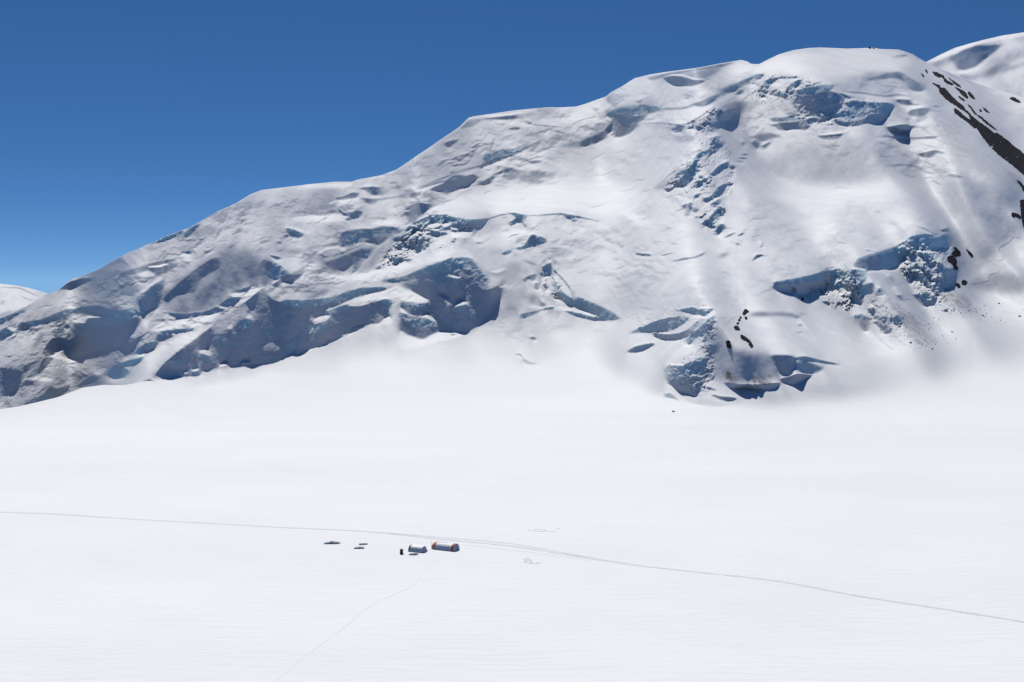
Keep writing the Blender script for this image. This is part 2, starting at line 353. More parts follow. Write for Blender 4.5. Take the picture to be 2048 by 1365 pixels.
PAINT = """
@ 0 0 1
168 25 : -300,780 0,636 93,587 300,485 500,389 560,480 420,620 300,700 200,770 0,820 -300,880
182 30 : 500,385 700,364 900,270 1000,300 1100,360 900,420 800,520 600,600 450,560
215 20 : 300,765 470,735 640,700 800,690 1000,670 1200,645 1330,650 1300,740 1400,800 1660,730 1850,700 1950,610 2048,600 2300,640 2300,900 300,900
200 30 : 950,300 1250,250 1430,300 1380,420 1300,560 1200,600 1150,500 950,430
214 26 : 1480,330 1700,330 1900,400 1880,480 1700,520 1550,590 1420,620 1400,520
217 14 : 1430,610 1540,600 1640,645 1760,680 1880,660 1900,720 1800,760 1650,765 1560,720 1480,700 1420,660
216 14 : 1230,640 1330,640 1400,700 1330,720 1340,800 1240,800 1180,700
208 22 : 1180,380 1330,330 1400,470 1430,560 1330,590 1200,520
171 22 : 0,690 120,600 300,500 440,420 520,430 470,560 330,660 200,740 0,800
@ 0 550 4.875
165 6 : 0,420 600,180 1500,0 1700,0 1400,500 1000,1050 700,1140 0,1310
95 3 : 560,150 700,60 900,40 780,100 690,150 600,145
188 15 : 400,300 900,150 1400,100 1300,310 1100,320 900,290 700,320
112 3 .4 : 0,430 250,335 260,345 120,420 0,475
125 2 .8 : 200,470 420,430 640,340 780,315 960,300 1060,330 1150,350 1240,340 1300,320 1420,250 1500,290 1350,420 1200,480 1050,390 950,380 850,360 700,400 640,440 500,450 330,500 240,490
82 3 : 640,640 700,520 850,430 1100,400 1200,450 1380,420 1330,540 1250,620 1160,700 950,760 720,810 600,740
130 4 .7 : 840,430 1130,400 1190,440 1150,500 1000,510 900,520 840,470
165 2 .6 : 710,480 820,490 890,540 920,600 800,600 700,560
230 1 : 720,450 830,400 990,400 980,415 860,420 830,470 760,465
112 6 .2 : 850,610 1150,600 1200,680 1000,730 880,690
140 2 .6 : 510,580 600,500 630,530 620,590 540,600
88 2 : 440,780 430,740 500,620 600,600 640,620 560,740 470,790
92 2 : 160,560 210,450 260,480 330,500 330,520 200,545
100 2 .5 : 0,540 80,500 140,540 0,640
218 1 : 85,500 160,520 130,550 100,530
220 1.5 : 70,600 190,560 150,590 80,610
182 8 : 0,700 300,520 580,470 500,620 300,720 0,850
105 5 : 330,700 390,590 440,580 400,660 350,720
108 6 : 200,900 330,830 440,800 280,940 200,960
92 5 : 0,930 60,900 180,920 230,970 180,1100 90,1150 0,1190
150 2 .3 : 0,1090 110,1080 0,1110
135 1.5 .6 : 280,990 330,920 370,900 360,960 300,1000
92 2 : 370,970 400,860 450,800 520,800 480,870 420,930
218 1.5 : 500,790 560,740 620,730 600,760 660,800 700,830 640,830 560,800
198 4 : 640,850 760,800 950,750 1160,705 1200,730 1100,850 900,960 820,990 760,920 700,890
88 1 : 785,945 800,945 860,988 810,982
110 1.5 : 640,860 760,850 700,870
110 1.5 : 680,885 740,900 710,910
148 6 : 440,960 520,920 680,950 760,1000 640,1040 540,1010
103 6 : 200,1080 260,1010 340,1000 380,1050 280,1080
98 6 : 480,1060 560,1100 650,1060 700,1090 600,1180 450,1220 260,1270 230,1260 300,1210 440,1150
110 4 : 200,1140 250,1130 250,1180 210,1180
207 3 : 230,1010 420,985 520,1020 440,1030 330,1010
108 3 : 1220,680 1380,590 1450,560 1340,660 1260,770 1200,750
118 2 .5 : 1310,760 1400,680 1530,650 1540,660 1500,720 1340,770
130 2 .4 : 1520,640 1530,590 1620,570 1690,600 1580,640
120 1.5 .6 : 1560,560 1750,520 1900,530 1740,560 1640,575
222 4 : 1400,810 1560,700 1720,610 1900,560 1950,545 1930,580 1650,800 1440,1030 1200,1060 1050,1050 1100,1000 1270,930
135 1.2 .9 : 1030,970 1160,850 1230,820 1400,790 1390,830 1300,880 1270,890 1180,900 1080,990
212 1 : 1160,850 1250,800 1400,780 1250,830
125 1.2 .9 : 1090,1000 1160,910 1250,920 1260,950 1210,1000
115 1.2 .6 : 750,1085 900,980 960,1010 850,1050
225 1 : 920,960 1000,910 1040,920 980,980
112 3 .5 : 1300,300 1340,210 1450,150 1460,100 1560,80 1600,60 1580,220 1540,330 1400,320
185 3 : 1200,660 1550,330 1720,100 1640,250 1480,450 1300,620
197 2 : 1300,240 1420,120 1560,30 1580,50 1440,140 1340,210
@ 100 360 5.12
115 1.5 .6 : 1050,640 1200,570 1350,520 1360,555 1200,620 1060,665
112 2 .3 : 1370,560 1440,490 1540,450 1450,570 1370,605
140 4 : 1450,590 1500,520 1650,480 1760,510 1700,550 1560,600 1460,625
l 108 2 : 1575,405 1730,325
l 110 1.4 : 1930,260 2020,305
85 1 .3 : 1385,750 1440,732 1438,768
208 3 : 1350,780 1440,770 1440,850 1360,840
118 3 : 700,970 900,900 1000,880 1200,850 1290,870 1310,900 1180,970 1080,1000 1060,960 1000,940 900,970 740,1000
228 1 : 1010,895 1100,885 1170,865 1210,870 1120,900
115 2 : 900,890 1100,850 1250,820 1290,840 1200,860 1000,880
118 2 : 730,1040 900,980 1000,1000 1090,990 960,1040 880,1020 750,1060
195 2 : 900,985 1010,945 1080,985 990,1000
192 12 : 0,1250 300,1170 700,1060 1000,1060 850,1200 830,1310 600,1310 400,1280 200,1300
140 7 : 640,1130 850,1080 1000,1040 900,1160 780,1190
180 4 : 1140,1260 1300,1080 1500,900 1700,720 1870,600 1900,640 1720,800 1600,880 1480,940 1280,1120
@ 300 480 4.096
190 18 : 640,-80 760,-60 960,130 800,110 660,60
118 14 : 560,100 800,90 950,170 920,380 800,390 640,440 560,540 420,600 250,610 150,560 300,440 560,260
92 6 : 200,380 470,170 560,150 570,240 420,330 350,440 250,450 150,520 100,490
128 12 : 150,560 280,500 420,540 350,610 220,600
98 2 .4 : 150,600 250,610 450,590 560,540 700,430 830,380 900,390 900,410 800,420 700,520 560,600 430,630 250,640 160,620
218 1 : 660,450 720,430 740,460 680,470
218 1 : 550,545 640,550 650,570
215 1 : 700,460 760,430 810,450 760,470
215 1.5 : 830,385 900,400 860,440 720,520 780,460
218 2.5 : 100,680 330,640 560,600 640,560 860,440 890,410 880,440 600,640 420,700 250,730 0,760 0,740
95 1.5 : 0,1150 170,960 400,790 600,640 800,490 930,395 1010,480 1100,510 1500,480 1550,510 1430,590 1250,690 1240,760 1100,960 1000,1000 640,1020 430,1070 240,1100 80,1140
150 9 : 520,640 640,570 760,520 860,560 850,650 780,640 660,720 540,780
208 2.5 : 790,640 820,600 852,672 830,660
202 2.5 : 640,720 665,690 670,730
135 3 .7 : 710,680 790,650 850,680 830,720 760,740
125 3 .6 : 520,800 570,780 650,840 770,850 740,870 640,870 560,840
118 5 .4 : 870,740 960,720 1040,690 1020,740 1100,720 1200,700 1050,780 960,770
120 4 .6 : 1080,600 1110,570 1120,620 1070,650
128 8 : 760,870 900,840 1100,800 1150,780 1090,900 960,920 850,900
76 5 : 560,880 760,890 880,910 960,930 1090,950 1000,1000 640,1020 440,1060 520,960
205 2 : 400,920 470,885 500,940 480,960
125 2 .6 : 190,1010 350,970 420,930 500,960 540,1000 430,1020 400,960 300,1000 200,1030
140 2 .5 : 560,900 600,950 560,960 545,920
135 1.5 .6 : 230,1110 260,1070 410,1040 430,1070 400,1110
225 .8 : 270,1080 300,1070 310,1085 280,1095
225 .8 : 340,1065 390,1050 400,1065 360,1080
90 .8 : 300,1095 350,1085 360,1100 320,1108
95 5 : 910,170 980,170 1020,190 960,290 970,360 910,380
130 2.5 .8 : 960,280 1030,190 1070,210 1150,270 1130,300 1000,330
202 5 : 1270,250 1350,270 1500,300 1700,280 2048,190 2048,320 1900,330 1700,340 1500,350 1250,370 1200,350
98 1.5 : 1000,370 1180,260 1250,240 1265,260 1230,310 1170,350 1100,340 1040,390
115 2 : 1060,400 1130,380 1250,370 1500,345 1520,355 1400,365 1250,385 1080,410
182 4 : 940,400 1050,410 1250,390 1500,370 1450,400 1320,450 1260,490 1100,510 1000,480
120 4 : 1290,490 1380,420 1470,405 1440,440 1330,480
130 2 .9 : 1080,500 1260,500 1500,470 1600,430 1750,390 1930,390 1930,405 1780,430 1650,480 1550,510 1450,530 1250,560 1100,540
88 2 : 1540,520 1700,460 1850,410 1950,400 1800,440 1680,490 1580,550 1430,580 1400,560
208 2 : 1420,580 1550,530 1680,470 1880,420 2048,380 2048,500 1960,490 1880,490 1750,500 1600,530 1480,570
93 2 : 1720,540 1900,490 1930,540 1940,620 1880,680 1750,690 1650,720 1480,830 1300,890 1180,930 1240,770 1250,690 1430,600 1600,540
135 1.5 .7 : 1410,600 1560,540 1640,540 1630,590 1560,600 1430,610
225 1.5 : 1340,650 1400,620 1470,620 1450,660 1380,680 1350,690
145 2 .8 : 1250,700 1350,690 1460,670 1430,750 1390,770 1250,760
150 1.5 .6 : 1500,640 1580,620 1620,640 1560,680 1480,680
150 1.5 .6 : 1630,620 1690,600 1710,630 1630,660
108 1 .9 : 1890,490 1970,490 1960,580 1970,640 1940,620 1920,540
78 1.5 : 1240,770 1480,760 1790,700 1700,730 1600,780 1460,830 1300,890 1190,930 1215,830
165 2 .4 : 1090,890 1150,810 1230,770 1215,830 1180,920 1110,950
218 1.5 : 1890,680 1950,620 1980,660 1960,690
225 1 : 570,1035 605,992 640,1020
225 1 : 740,1000 770,975 820,995
225 .8 : 1140,945 1190,910 1180,935
225 .8 : 1455,830 1470,805 1470,830
225 .8 : 1585,785 1595,755 1598,782
225 .8 : 1640,775 1655,762 1660,775
@ 500 340 5.12
145 16 : 550,200 900,180 950,230 860,310 750,380 550,450 400,480 450,380 560,280
118 7 : 600,440 700,370 850,300 880,300 870,340 790,360 880,400 780,430
215 4 : 120,215 700,150 950,130 1040,140 1040,180 700,180 300,210
100 2 .3 : 870,290 960,270 1040,230 1110,240 1060,295 900,305
198 8 : 890,330 1100,300 1250,330 1400,320 1250,400 1100,420 950,400
218 2.5 : 800,355 880,315 1000,310 1150,290 1000,330 880,330
93 2 .3 : 1120,185 1250,170 1450,185 1560,165 1440,195 1380,245 1290,258 1220,240 1170,205
100 3 : 1150,300 1300,310 1280,340 1240,358 1190,340
110 2 : 1120,290 1300,295 1480,270 1640,215 1800,160 1960,110 1980,125 1800,190 1650,245 1500,285 1310,310
197 4 : 1380,260 1600,170 1750,150 1640,210 1480,265
95 2 : 1600,255 1700,230 1740,245 1680,280 1620,280
226 1 : 1680,210 1740,205 1720,225
98 2 .2 : 1850,150 1980,110 2048,90 2048,220 1970,245 1930,210 1850,215
186 6 : 1300,330 1600,260 1900,230 2000,250 1900,320 1700,330 1560,420 1350,480 1200,480 1100,420
112 2.5 : 410,490 480,495 550,470 700,470 830,455 900,440 870,410 760,430 600,450 500,470
216 4 : 420,500 560,475 780,470 890,450 960,480 1040,490 950,540 700,540 520,530
90 2 .3 : 900,400 960,440 1050,430 1120,410 1150,435 1110,490 1060,500 1000,480 940,460
100 1 .4 : 980,490 1030,490 1040,510 990,520
120 3 : 1150,495 1380,490 1400,520 1300,500
150 10 : 700,560 950,540 1050,560 850,620 720,600
200 7 : 1000,590 1150,540 1300,520 1500,510 1640,540 1560,590 1450,570 1300,575 1150,600
98 3 : 1560,420 1700,330 1870,350 1800,400 1720,470 1650,530 1610,480
l 178 2.5 : 1560,420 1650,410 1790,395
218 1 : 1740,320 1860,345 1850,352 1740,330
128 2 .4 : 930,650 1000,620 1150,600 1250,600 1360,570 1530,605 1440,680 1320,680 1200,700 1050,750 940,790 915,740
155 4 .7 : 940,710 1100,660 1300,640 1450,640 1350,670 1200,690 1000,750
90 2 : 1170,720 1280,680 1420,685 1330,760 1280,765 1220,740 1120,745 1000,775 930,790 920,765 1050,750
98 1.5 .4 : 370,600 440,610 550,660 500,695 430,690 380,650
212 2 : 450,600 520,600 610,645 560,650
118 1.5 .3 : 340,690 370,660 410,680 380,700
118 1.5 .3 : 280,740 310,735 320,765 290,765
122 3 : 580,805 640,780 740,785 680,800 600,810
112 3 : 730,780 830,745 920,745 860,780 800,785
125 4 : 380,825 470,830 620,830 560,860 420,855
208 5 : 570,830 750,790 940,795 1050,770 1200,740 1280,770 1100,790 950,840 820,900 700,840
135 12 : 600,880 720,850 780,920 740,990 640,950
106 6 : 760,920 950,860 1100,790 1250,780 1290,790 1200,870 1150,930 1000,1020 830,1050 770,1000 740,960
203 6 : 230,880 500,920 620,900 740,1000 800,1050 600,1040 420,1060 330,1000 250,930
112 1.5 .2 : 200,880 250,880 320,905 270,920
130 1.5 .5 : 1170,830 1240,810 1250,840 1180,910
120 1.5 .5 : 1030,1060 1080,930 1130,930 1140,980 1080,1040 1000,1075
150 5 : 1080,1060 1300,810 1450,660 1640,560 1500,680 1300,960 1200,1040
110 1.2 .5 : 1620,700 1750,670 1850,690 1800,740 1620,740
110 1.2 .5 : 1500,770 1560,740 1540,800 1510,810
108 1.2 .5 : 1690,800 1720,750 1820,750 1780,800 1690,855
112 1.2 .4 : 1600,810 1640,770 1700,780 1650,800
112 1.2 .4 : 1800,640 1900,630 2010,640 1980,660 1830,665
118 2 .3 : 1450,700 1600,650 1640,600 1740,560 1700,600 1600,680 1470,720
115 1.5 .7 : 1640,560 1760,480 1900,455 2048,455 2048,520 1950,560 1870,520 1780,580 1700,600
115 1.5 .7 : 1810,600 1920,560 2048,560 2048,600 1850,625
228 1 : 1880,510 1950,510 1940,540
228 1 : 1830,570 1900,560 1850,590
220 4 : 1100,1070 1400,1000 1700,900 2048,760 2048,900 1900,930 1600,1010 1300,1100 1000,1130 800,1090
112 1 1 : 1465,970 1460,910 1560,900 1530,940 1490,970
112 1 1 : 1280,1010 1310,980 1340,980 1330,1010
120 1 .5 : 1410,920 1460,890 1500,880 1470,900
130 2.5 : 1340,1140 1500,1100 1700,1050 1900,960 1980,920 1990,935 1900,985 1700,1075 1500,1115
150 2 .7 : 1400,1140 1600,1090 1800,1020 1980,930 1990,1060 1900,1070 1750,1110 1600,1125
115 1.5 : 820,1105 850,1100 880,1110
@ 820 180 5.12
170 8 : -300,930 0,740 300,540 520,390 740,300 1000,340 1250,350 1400,400 1360,490 1150,570 750,650 700,780 400,860 0,980 -300,1090
185 8 : 750,420 1000,420 1300,380 1380,420 1250,500 1000,560 780,640 760,560
228 2 : 610,295 800,262 1100,222 1300,205 1100,245 850,268 730,280
125 2 : 520,388 600,300 720,280 730,295 640,370 560,385
93 1.5 : 740,280 860,270 1000,255 1120,242 1140,270 1010,300 900,300 850,295 770,305
155 4 : 1050,250 1250,210 1350,195 1200,260 1150,280
205 4 : 730,300 850,300 1000,310 1150,280 1170,330 1230,360 1050,350 900,330 760,340
105 2 : 1160,290 1200,310 1250,330 1200,348
93 1.5 : 1000,390 1060,370 1120,385 1070,402
148 6 : 1550,230 1600,200 1680,195 1620,230 1500,270
202 7 : 1250,320 1500,280 1750,200 2000,100 1900,200 1700,320 1560,370 1400,360
l 110 1.6 : 1250,345 1400,362 1560,375
103 2 : 340,540 490,505 430,560 380,590
118 3 : 0,730 150,680 250,670 100,700
112 2 : 440,850 560,800 720,770 720,785 560,830 350,900 130,990 130,980 330,890
186 4 : 450,860 720,800 850,760 1100,650 1300,540 1450,440 1650,330 1700,330 1500,520 1250,650 1000,770 780,870 680,900 640,860
130 2.5 .9 : 740,670 850,630 1000,600 1200,560 1330,515 1290,550 1150,600 1050,650 850,680 770,740 740,760
88 1.5 : 715,805 720,760 760,750 850,690 1050,650 1170,590 1100,640 960,700 850,750 760,780
118 1.5 : 1210,605 1330,530 1290,580 1240,630
l 115 2 : 1230,660 1400,590 1500,570
l 120 2 : 1120,745 1260,690 1350,670
110 2 : 1200,730 1280,705 1340,715 1300,740
l 115 1.6 : 1650,340 1750,300 1900,265 2000,255
183 5 : 1520,550 1700,400 1900,280 2020,260 2048,300 2030,340 1900,430 1700,500
120 4 .6 : 1530,560 1700,520 1850,470 2000,390 2040,330 2048,400 1980,480 1800,540 1600,580
90 3 : 1640,575 1850,530 1980,480 2048,400 2048,430 1990,500 1800,560 1720,580
158 14 : 1450,600 1800,570 1950,580 1700,650 1450,680
178 20 : 1400,700 1800,620 2048,600 2048,700 1700,780 1400,790
108 2 : 680,975 850,860 980,790 1060,785 1050,800 1150,820 1200,830 1120,850 1050,845 950,850 860,870 880,900 820,950 740,970
205 2 : 830,930 900,880 960,900 900,930
103 1.5 : 930,880 960,850 1010,890 970,900
160 7 : 1050,830 1300,830 1500,850 1300,900 1050,920 950,930
240 12 : 250,1180 600,1050 1000,1020 1500,960 1900,930 2150,960 2300,1080 2200,1220 1900,1250 1600,1230 1000,1230 600,1260 300,1270
218 3 : 40,1340 200,1200 450,1060 690,900 700,915 500,1060 300,1180 100,1340
98 1.5 : 330,960 400,900 560,870 560,900 520,980 450,1030 370,1060 300,1030 260,1000 340,960
140 1.5 .6 : 400,890 540,865 540,890 430,930 400,920
103 1.5 .2 : 570,880 650,860 680,900 610,960 530,1000 540,930
108 2 : 0,1060 80,1050 100,1070 0,1105
218 2 : 40,1030 150,1000 330,940 340,950 200,1010 60,1040
103 4 : 0,1180 120,1150 240,1165 180,1220 100,1290 0,1362
l 215 1.5 : 100,1145 220,1165
@ 800 400 4.096
118 1.5 .9 : 300,120 440,140 560,155 710,150 700,180 660,220 590,250 510,235 430,220 400,170
92 1.5 : 430,190 520,200 650,200 620,240 590,255 500,240 430,220
115 1.2 .7 : 0,280 100,190 220,130 360,120 400,180 360,240 240,250 220,200 100,260 30,300
222 1 : 220,210 290,180 330,195 260,225
222 1 : 340,190 400,180 390,210 350,210
222 1 : 240,235 330,230 300,250
105 1.2 .6 : 60,340 90,290 230,310 150,340 60,400
105 1.2 .6 : 120,440 130,380 180,350 230,360 210,400 150,410
108 1.2 .5 : 220,270 300,255 380,260 370,280 250,290
110 1.2 .6 : 420,330 450,300 455,330
110 1.2 .5 : 430,240 530,245 520,260 430,255
218 3 : 270,330 400,280 440,300 400,350 250,400 200,420 240,360
228 3 : 400,270 570,260 580,300 450,300
150 3 .3 : 580,300 600,250 690,190 720,180 640,230 600,290
195 3 : 715,180 830,120 940,115 910,160 880,200 720,190
l 130 2 .4 : 710,160 800,125 890,108
108 1.2 1 : 890,100 940,100 1030,125 1010,180 960,180 910,205 890,180 940,150 930,120
160 1 .6 : 940,140 1020,140 1000,175 950,175
98 1 .5 : 1000,180 1020,185 1030,220 1010,215
l 118 3 .6 : 1030,125 1150,122 1320,108 1400,120 1520,145 1640,168
88 1 .6 : 1325,110 1390,110 1430,130 1390,155 1350,135
130 1 .7 : 1400,165 1430,135 1450,160 1440,178
198 4 : 1040,130 1320,120 1370,170 1200,195 1030,210
228 6 : 580,310 900,230 1100,280 850,380 600,330
202 2 : 890,320 950,290 1050,290 1000,360 940,380
120 1.2 .9 : 940,390 1010,370 1060,290 1090,280 1090,330 1050,380 980,405
93 1 .3 : 1060,290 1100,280 1120,300 1080,360 1050,385
150 1 .5 : 1080,350 1130,300 1180,310 1195,340 1130,365 1060,380
108 1 .3 : 1130,290 1190,310 1195,345 1170,320
l 125 2 .4 : 880,305 920,285 975,275
l 125 2 .4 : 890,320 930,360 950,395
103 1 .6 : 830,435 900,400 910,420 870,445
115 1.5 : 610,345 670,343 640,357
110 1.5 .3 : 0,470 20,470 10,500 0,500
150 1.5 .8 : 360,490 460,470 590,475 585,540 510,560 440,570 420,600 360,590
150 2 .7 : 0,640 150,570 350,500 360,600 270,600 100,640 0,660
90 4 : 50,700 280,620 420,600 510,560 600,580 640,690 720,740 850,640 870,560 830,770 740,920 650,1010 500,1085 340,1080 230,1120 190,1145 100,1120 0,1080 0,830 210,870 150,780
78 8 : 480,570 580,580 610,700 700,750 820,740 740,900 640,1000 500,1075 640,900 560,780 440,680
140 4 .5 : 600,500 680,580 720,650 700,720 620,670 600,590
103 1.2 .2 : 585,480 600,500 590,580 570,540
l 100 1.5 .5 : 515,490 512,560
l 100 2 .5 : 355,490 362,590
118 5 .3 : 0,690 160,640 280,600 400,610 490,660 400,690 200,690 100,710
213 1.5 : 400,615 450,615 490,640 460,640
218 1.2 : 440,870 470,815 520,825 590,880 540,850 500,870 450,880
150 1.5 .6 : 430,880 480,870 540,855 600,890 630,930 600,960 500,940 440,910
195 1.5 : 310,770 340,765 390,800 395,870 370,830 320,790
130 2 .4 : 320,790 370,830 385,880 340,840
213 2 : 0,720 60,740 160,780 220,810 225,840 120,830 0,820
140 2 .6 : 0,830 100,850 220,850 200,890 120,905 40,890
213 2 : 0,880 60,930 180,950 215,920 260,960 295,1000 200,970 80,945 0,920
145 2.5 .7 : 0,930 100,950 220,970 290,1010 300,1040 240,1060 120,1040 30,990
105 8 .3 : 300,960 500,960 630,980 560,1040 420,1050
222 2 : 0,1070 60,1110 180,1150 240,1120 340,1080 500,1090 520,1110 300,1170 0,1229
168 9 : 860,580 980,560 1000,720 1000,860 900,960 760,1000 700,1020 830,780
208 5 : 830,700 900,690 1000,710 920,720
140 5 : 700,570 800,580 880,540 820,620 730,610
228 1.2 : 740,580 790,570 870,550 800,590
228 1.2 : 810,710 870,690 840,710
158 9 : 830,540 940,500 1050,540 1100,580 1000,600 900,590
128 2 : 1010,485 1060,495 1110,520 1060,515
103 2.5 : 1000,650 1020,630 1060,610 1110,600 1090,660 1040,640 1030,670
100 2 : 1095,690 1110,670 1135,690 1130,730 1100,720
140 5 : 1040,800 1080,760 1130,770 1140,860 1100,840 1060,830
98 2 : 1130,780 1150,820 1190,855 1140,868
226 3 : 1020,800 1040,850 1120,870 1060,880 1020,850
120 1 .8 : 1150,600 1190,530 1240,560 1230,610 1160,620
222 1.2 : 1150,640 1240,620 1250,700 1200,780 1150,720
120 1.5 : 1170,680 1200,670 1210,710 1185,740
93 1 .5 : 1190,505 1230,510 1260,560 1260,650 1240,640 1240,570 1205,545
138 1.5 .8 : 1265,640 1330,750 1400,800 1420,840 1440,790 1560,840 1660,880 1800,965 1690,985 1600,940 1500,890 1400,860 1300,800 1270,720
86 1 .2 : 1240,640 1265,640 1280,740 1330,800 1260,800 1245,740
108 1.2 .5 : 1280,790 1400,850 1520,880 1620,950 1690,980 1560,930 1420,870
222 2 : 1265,570 1290,620 1350,690 1390,760 1400,800 1330,740 1280,650
l 73 3 .5 : 1200,515 1250,555 1310,620 1370,690 1400,740 1410,790 1425,838
220 2 : 1190,870 1260,860 1400,880 1560,930 1640,970 1500,940 1340,905
123 1.2 .7 : 1345,900 1450,920 1560,950 1700,980 1600,988 1500,965 1400,930
126 1.5 .6 : 990,935 1080,910 1200,880 1260,870 1250,890 1150,900 1080,940 980,970
82 1 : 1060,1130 1085,1115 1115,1135 1090,1150
93 1 : 1930,435 2048,440 2040,450 1960,445
@ 860 560 5.12
106 1.2 .4 : 880,760 930,755 960,800 1030,830 1100,860 1050,880 980,870 940,840 935,800
228 1.2 : 870,790 900,765 935,790 935,805
120 1 : 200,560 260,555 240,570
130 1 : 60,610 80,608 70,615
130 1 : 80,635 105,632 95,642
@ 1160 80 5.12
112 1.2 : 265,600 300,560 400,550 440,535 455,555 430,580 370,620 280,640
236 1 : 390,548 420,552 410,566
116 1.5 : 700,375 850,345 1080,310 1300,275 1440,245 1580,230 1500,260 1420,290 1330,300 1250,300 1050,335 900,360 760,405 710,400
140 4 : 900,365 1100,335 1300,290 1450,290 1350,370 1280,400 1150,390 1050,360
215 7 : 900,640 1100,600 1300,480 1450,330 1560,260 1750,260 1600,380 1400,550 1200,650 1000,690 820,680
l 228 2 : 860,375 950,355 1050,360 1180,400 1280,405
90 1.2 : 855,385 950,362 1050,368 1180,405 1280,418 1200,460 1110,475 960,460 890,420
188 9 : 300,640 350,560 560,440 850,410 900,470 800,590 600,610 400,650
135 7 : 480,640 650,610 780,590 760,650 600,655
125 4 : 200,760 350,690 520,650 700,650 560,660 380,700 290,750
130 2 .9 : 270,750 400,690 550,655 700,660 830,700 750,740 600,765 400,775
90 1.5 : 280,765 500,775 720,765 680,800 600,870 580,890 500,960 400,990 345,985 320,800
120 5 .6 : 480,790 620,770 690,770 610,850 520,900 450,860
l 225 1.2 : 530,768 620,762
88 2 : 0,1040 150,980 300,880 320,810 330,850 260,990 180,1040 0,1080
200 3 : 260,1000 310,920 340,990 300,1030
216 2 : 700,760 840,715 1060,700 1100,690 1290,680 1400,620 1380,650 1300,730 1150,820 1000,870 900,860 780,850 640,870 590,860 650,810
128 2.5 .2 : 830,700 1060,690 1150,660 1300,600 1400,560 1500,480 1580,440 1590,470 1500,540 1400,600 1300,670 1250,685 1160,670 1080,700 850,715
112 2 : 1270,670 1330,620 1400,600 1360,640 1290,680
l 118 2.5 : 700,855 850,850 1000,870 1120,850 1250,770 1400,670 1500,620 1590,585
170 5 : 730,870 900,870 1000,880 930,910 800,890
128 5 : 1130,870 1250,820 1350,760 1450,700 1560,640 1700,640 1740,680 1600,800 1500,830 1400,900 1300,950 1210,950 1140,910
106 3 : 1430,770 1550,710 1640,700 1680,680 1560,800 1500,835 1440,830
106 2 .3 : 1310,930 1350,860 1420,830 1430,880 1370,935
120 1.2 .4 : 930,910 1000,880 1070,870 1060,920 1000,950 950,940
120 1.2 .4 : 1040,950 1130,880 1140,900 1080,960
224 1.2 : 1060,920 1130,910 1200,930 1180,945 1080,950
208 3 : 1380,650 1560,510 1600,560 1480,640 1380,690
120 2 .5 : 1500,540 1570,460 1700,400 1830,350 1890,345 1800,410 1680,470 1600,520
118 1.5 .5 : 1590,560 1640,510 1690,510 1650,555
160 7 : 950,1010 1100,960 1200,960 1130,1020 1000,1050
150 9 : 1760,640 1840,600 1900,640 1700,760 1560,850 1640,740
182 7 : 1680,780 1850,680 2048,620 2048,760 1900,800 1750,830
228 1.2 : 1640,910 1720,890 1720,905 1660,920
l 212 4 : 640,1210 800,1080
@ 1500 80 5.12
222 9 : 0,330 150,240 400,130 720,90 1250,90 1600,130 1700,220 1500,320 1200,340 900,400 500,370 150,350
165 7 : 1000,400 1250,340 1450,330 1600,350 1650,390 1550,400 1300,420 900,420
118 3 : 1400,340 1550,330 1640,370 1750,450 1800,510 1720,530 1640,500 1600,440 1500,400 1300,410 1200,410
98 2 : 1570,410 1650,400 1750,450 1790,510 1710,530 1640,505 1610,450
l 140 2 : 1490,170 1590,150
l 130 2 : 1540,180 1610,150
130 2 .7 : 0,410 60,360 150,350 70,400 10,430
113 1.5 .6 : 140,430 220,390 400,375 520,380 400,390 290,400 250,440 170,440
208 2 : 290,400 520,390 430,460 380,490 220,480 260,430
113 1.2 .6 : 90,520 140,450 200,440 190,490 130,540
118 1.2 .5 : 100,560 150,520 190,520 160,590 120,590
118 1.2 .5 : 210,560 230,510 290,510 240,560
122 1.2 .6 : 250,570 290,530 380,530 360,575 290,582
118 1.5 .5 : 380,490 440,430 520,400 540,420 480,480 430,550 400,540
213 1 : 500,480 560,410 690,420 720,440 600,470
108 1 : 620,470 720,440 730,430 700,425 640,445 540,470
135 2 .7 : 460,540 520,510 720,460 870,465 830,510 700,540 560,570 470,600
180 3 : 0,720 300,600 440,560 460,600 470,680 370,740 200,770 0,820
90 2.5 : 470,600 560,570 700,540 830,520 920,560 970,600 950,660 930,710 800,740 650,770 500,750 470,700 440,640
130 2 .3 : 370,750 500,750 640,770 760,745 900,710 920,725 800,760 650,785 480,775
88 1.5 : 480,790 650,800 820,760 830,790 780,830 700,840 660,820 600,800 490,820
95 1.5 : 380,780 480,770 480,790 430,800
140 1.5 .4 : 220,800 340,790 470,790 490,820 400,830 250,840 220,830
218 1 : 200,770 210,830 240,850 160,850
93 1.5 : 220,870 300,850 480,830 660,800 680,820 620,880 570,925 490,910 300,925 260,890
178 3 : 840,500 880,460 1200,430 1500,400 1570,430 1630,510 1560,550 1400,570 1200,540 950,540
l 125 3 : 890,535 1000,535 1150,540 1280,560 1400,575 1550,560 1640,590
214 2 : 900,540 1000,545 1150,570 1300,580 1250,590 1100,570 1020,570
108 1.5 : 900,540 1000,560 1050,600 980,590 940,570
210 3 : 1020,610 1070,600 1200,620 1400,590 1500,610 1420,650 1300,640 1200,645 1100,620
106 2 : 980,650 1050,610 1100,620 1200,640 1190,660 1100,690 1020,680
150 2 .5 : 1200,650 1300,640 1470,660 1430,720 1330,760 1240,740 1210,700
133 4 .4 : 850,770 1000,700 1200,690 1250,750 1150,800 1000,820 900,820
82 2 : 830,790 860,820 1000,830 1150,810 1250,760 1350,760 1430,720 1480,670 1440,740 1380,820 1310,865 1220,850 1100,880 970,885 890,850
108 2 : 1490,620 1540,600 1640,600 1680,650 1750,665 1620,675 1560,665 1510,640
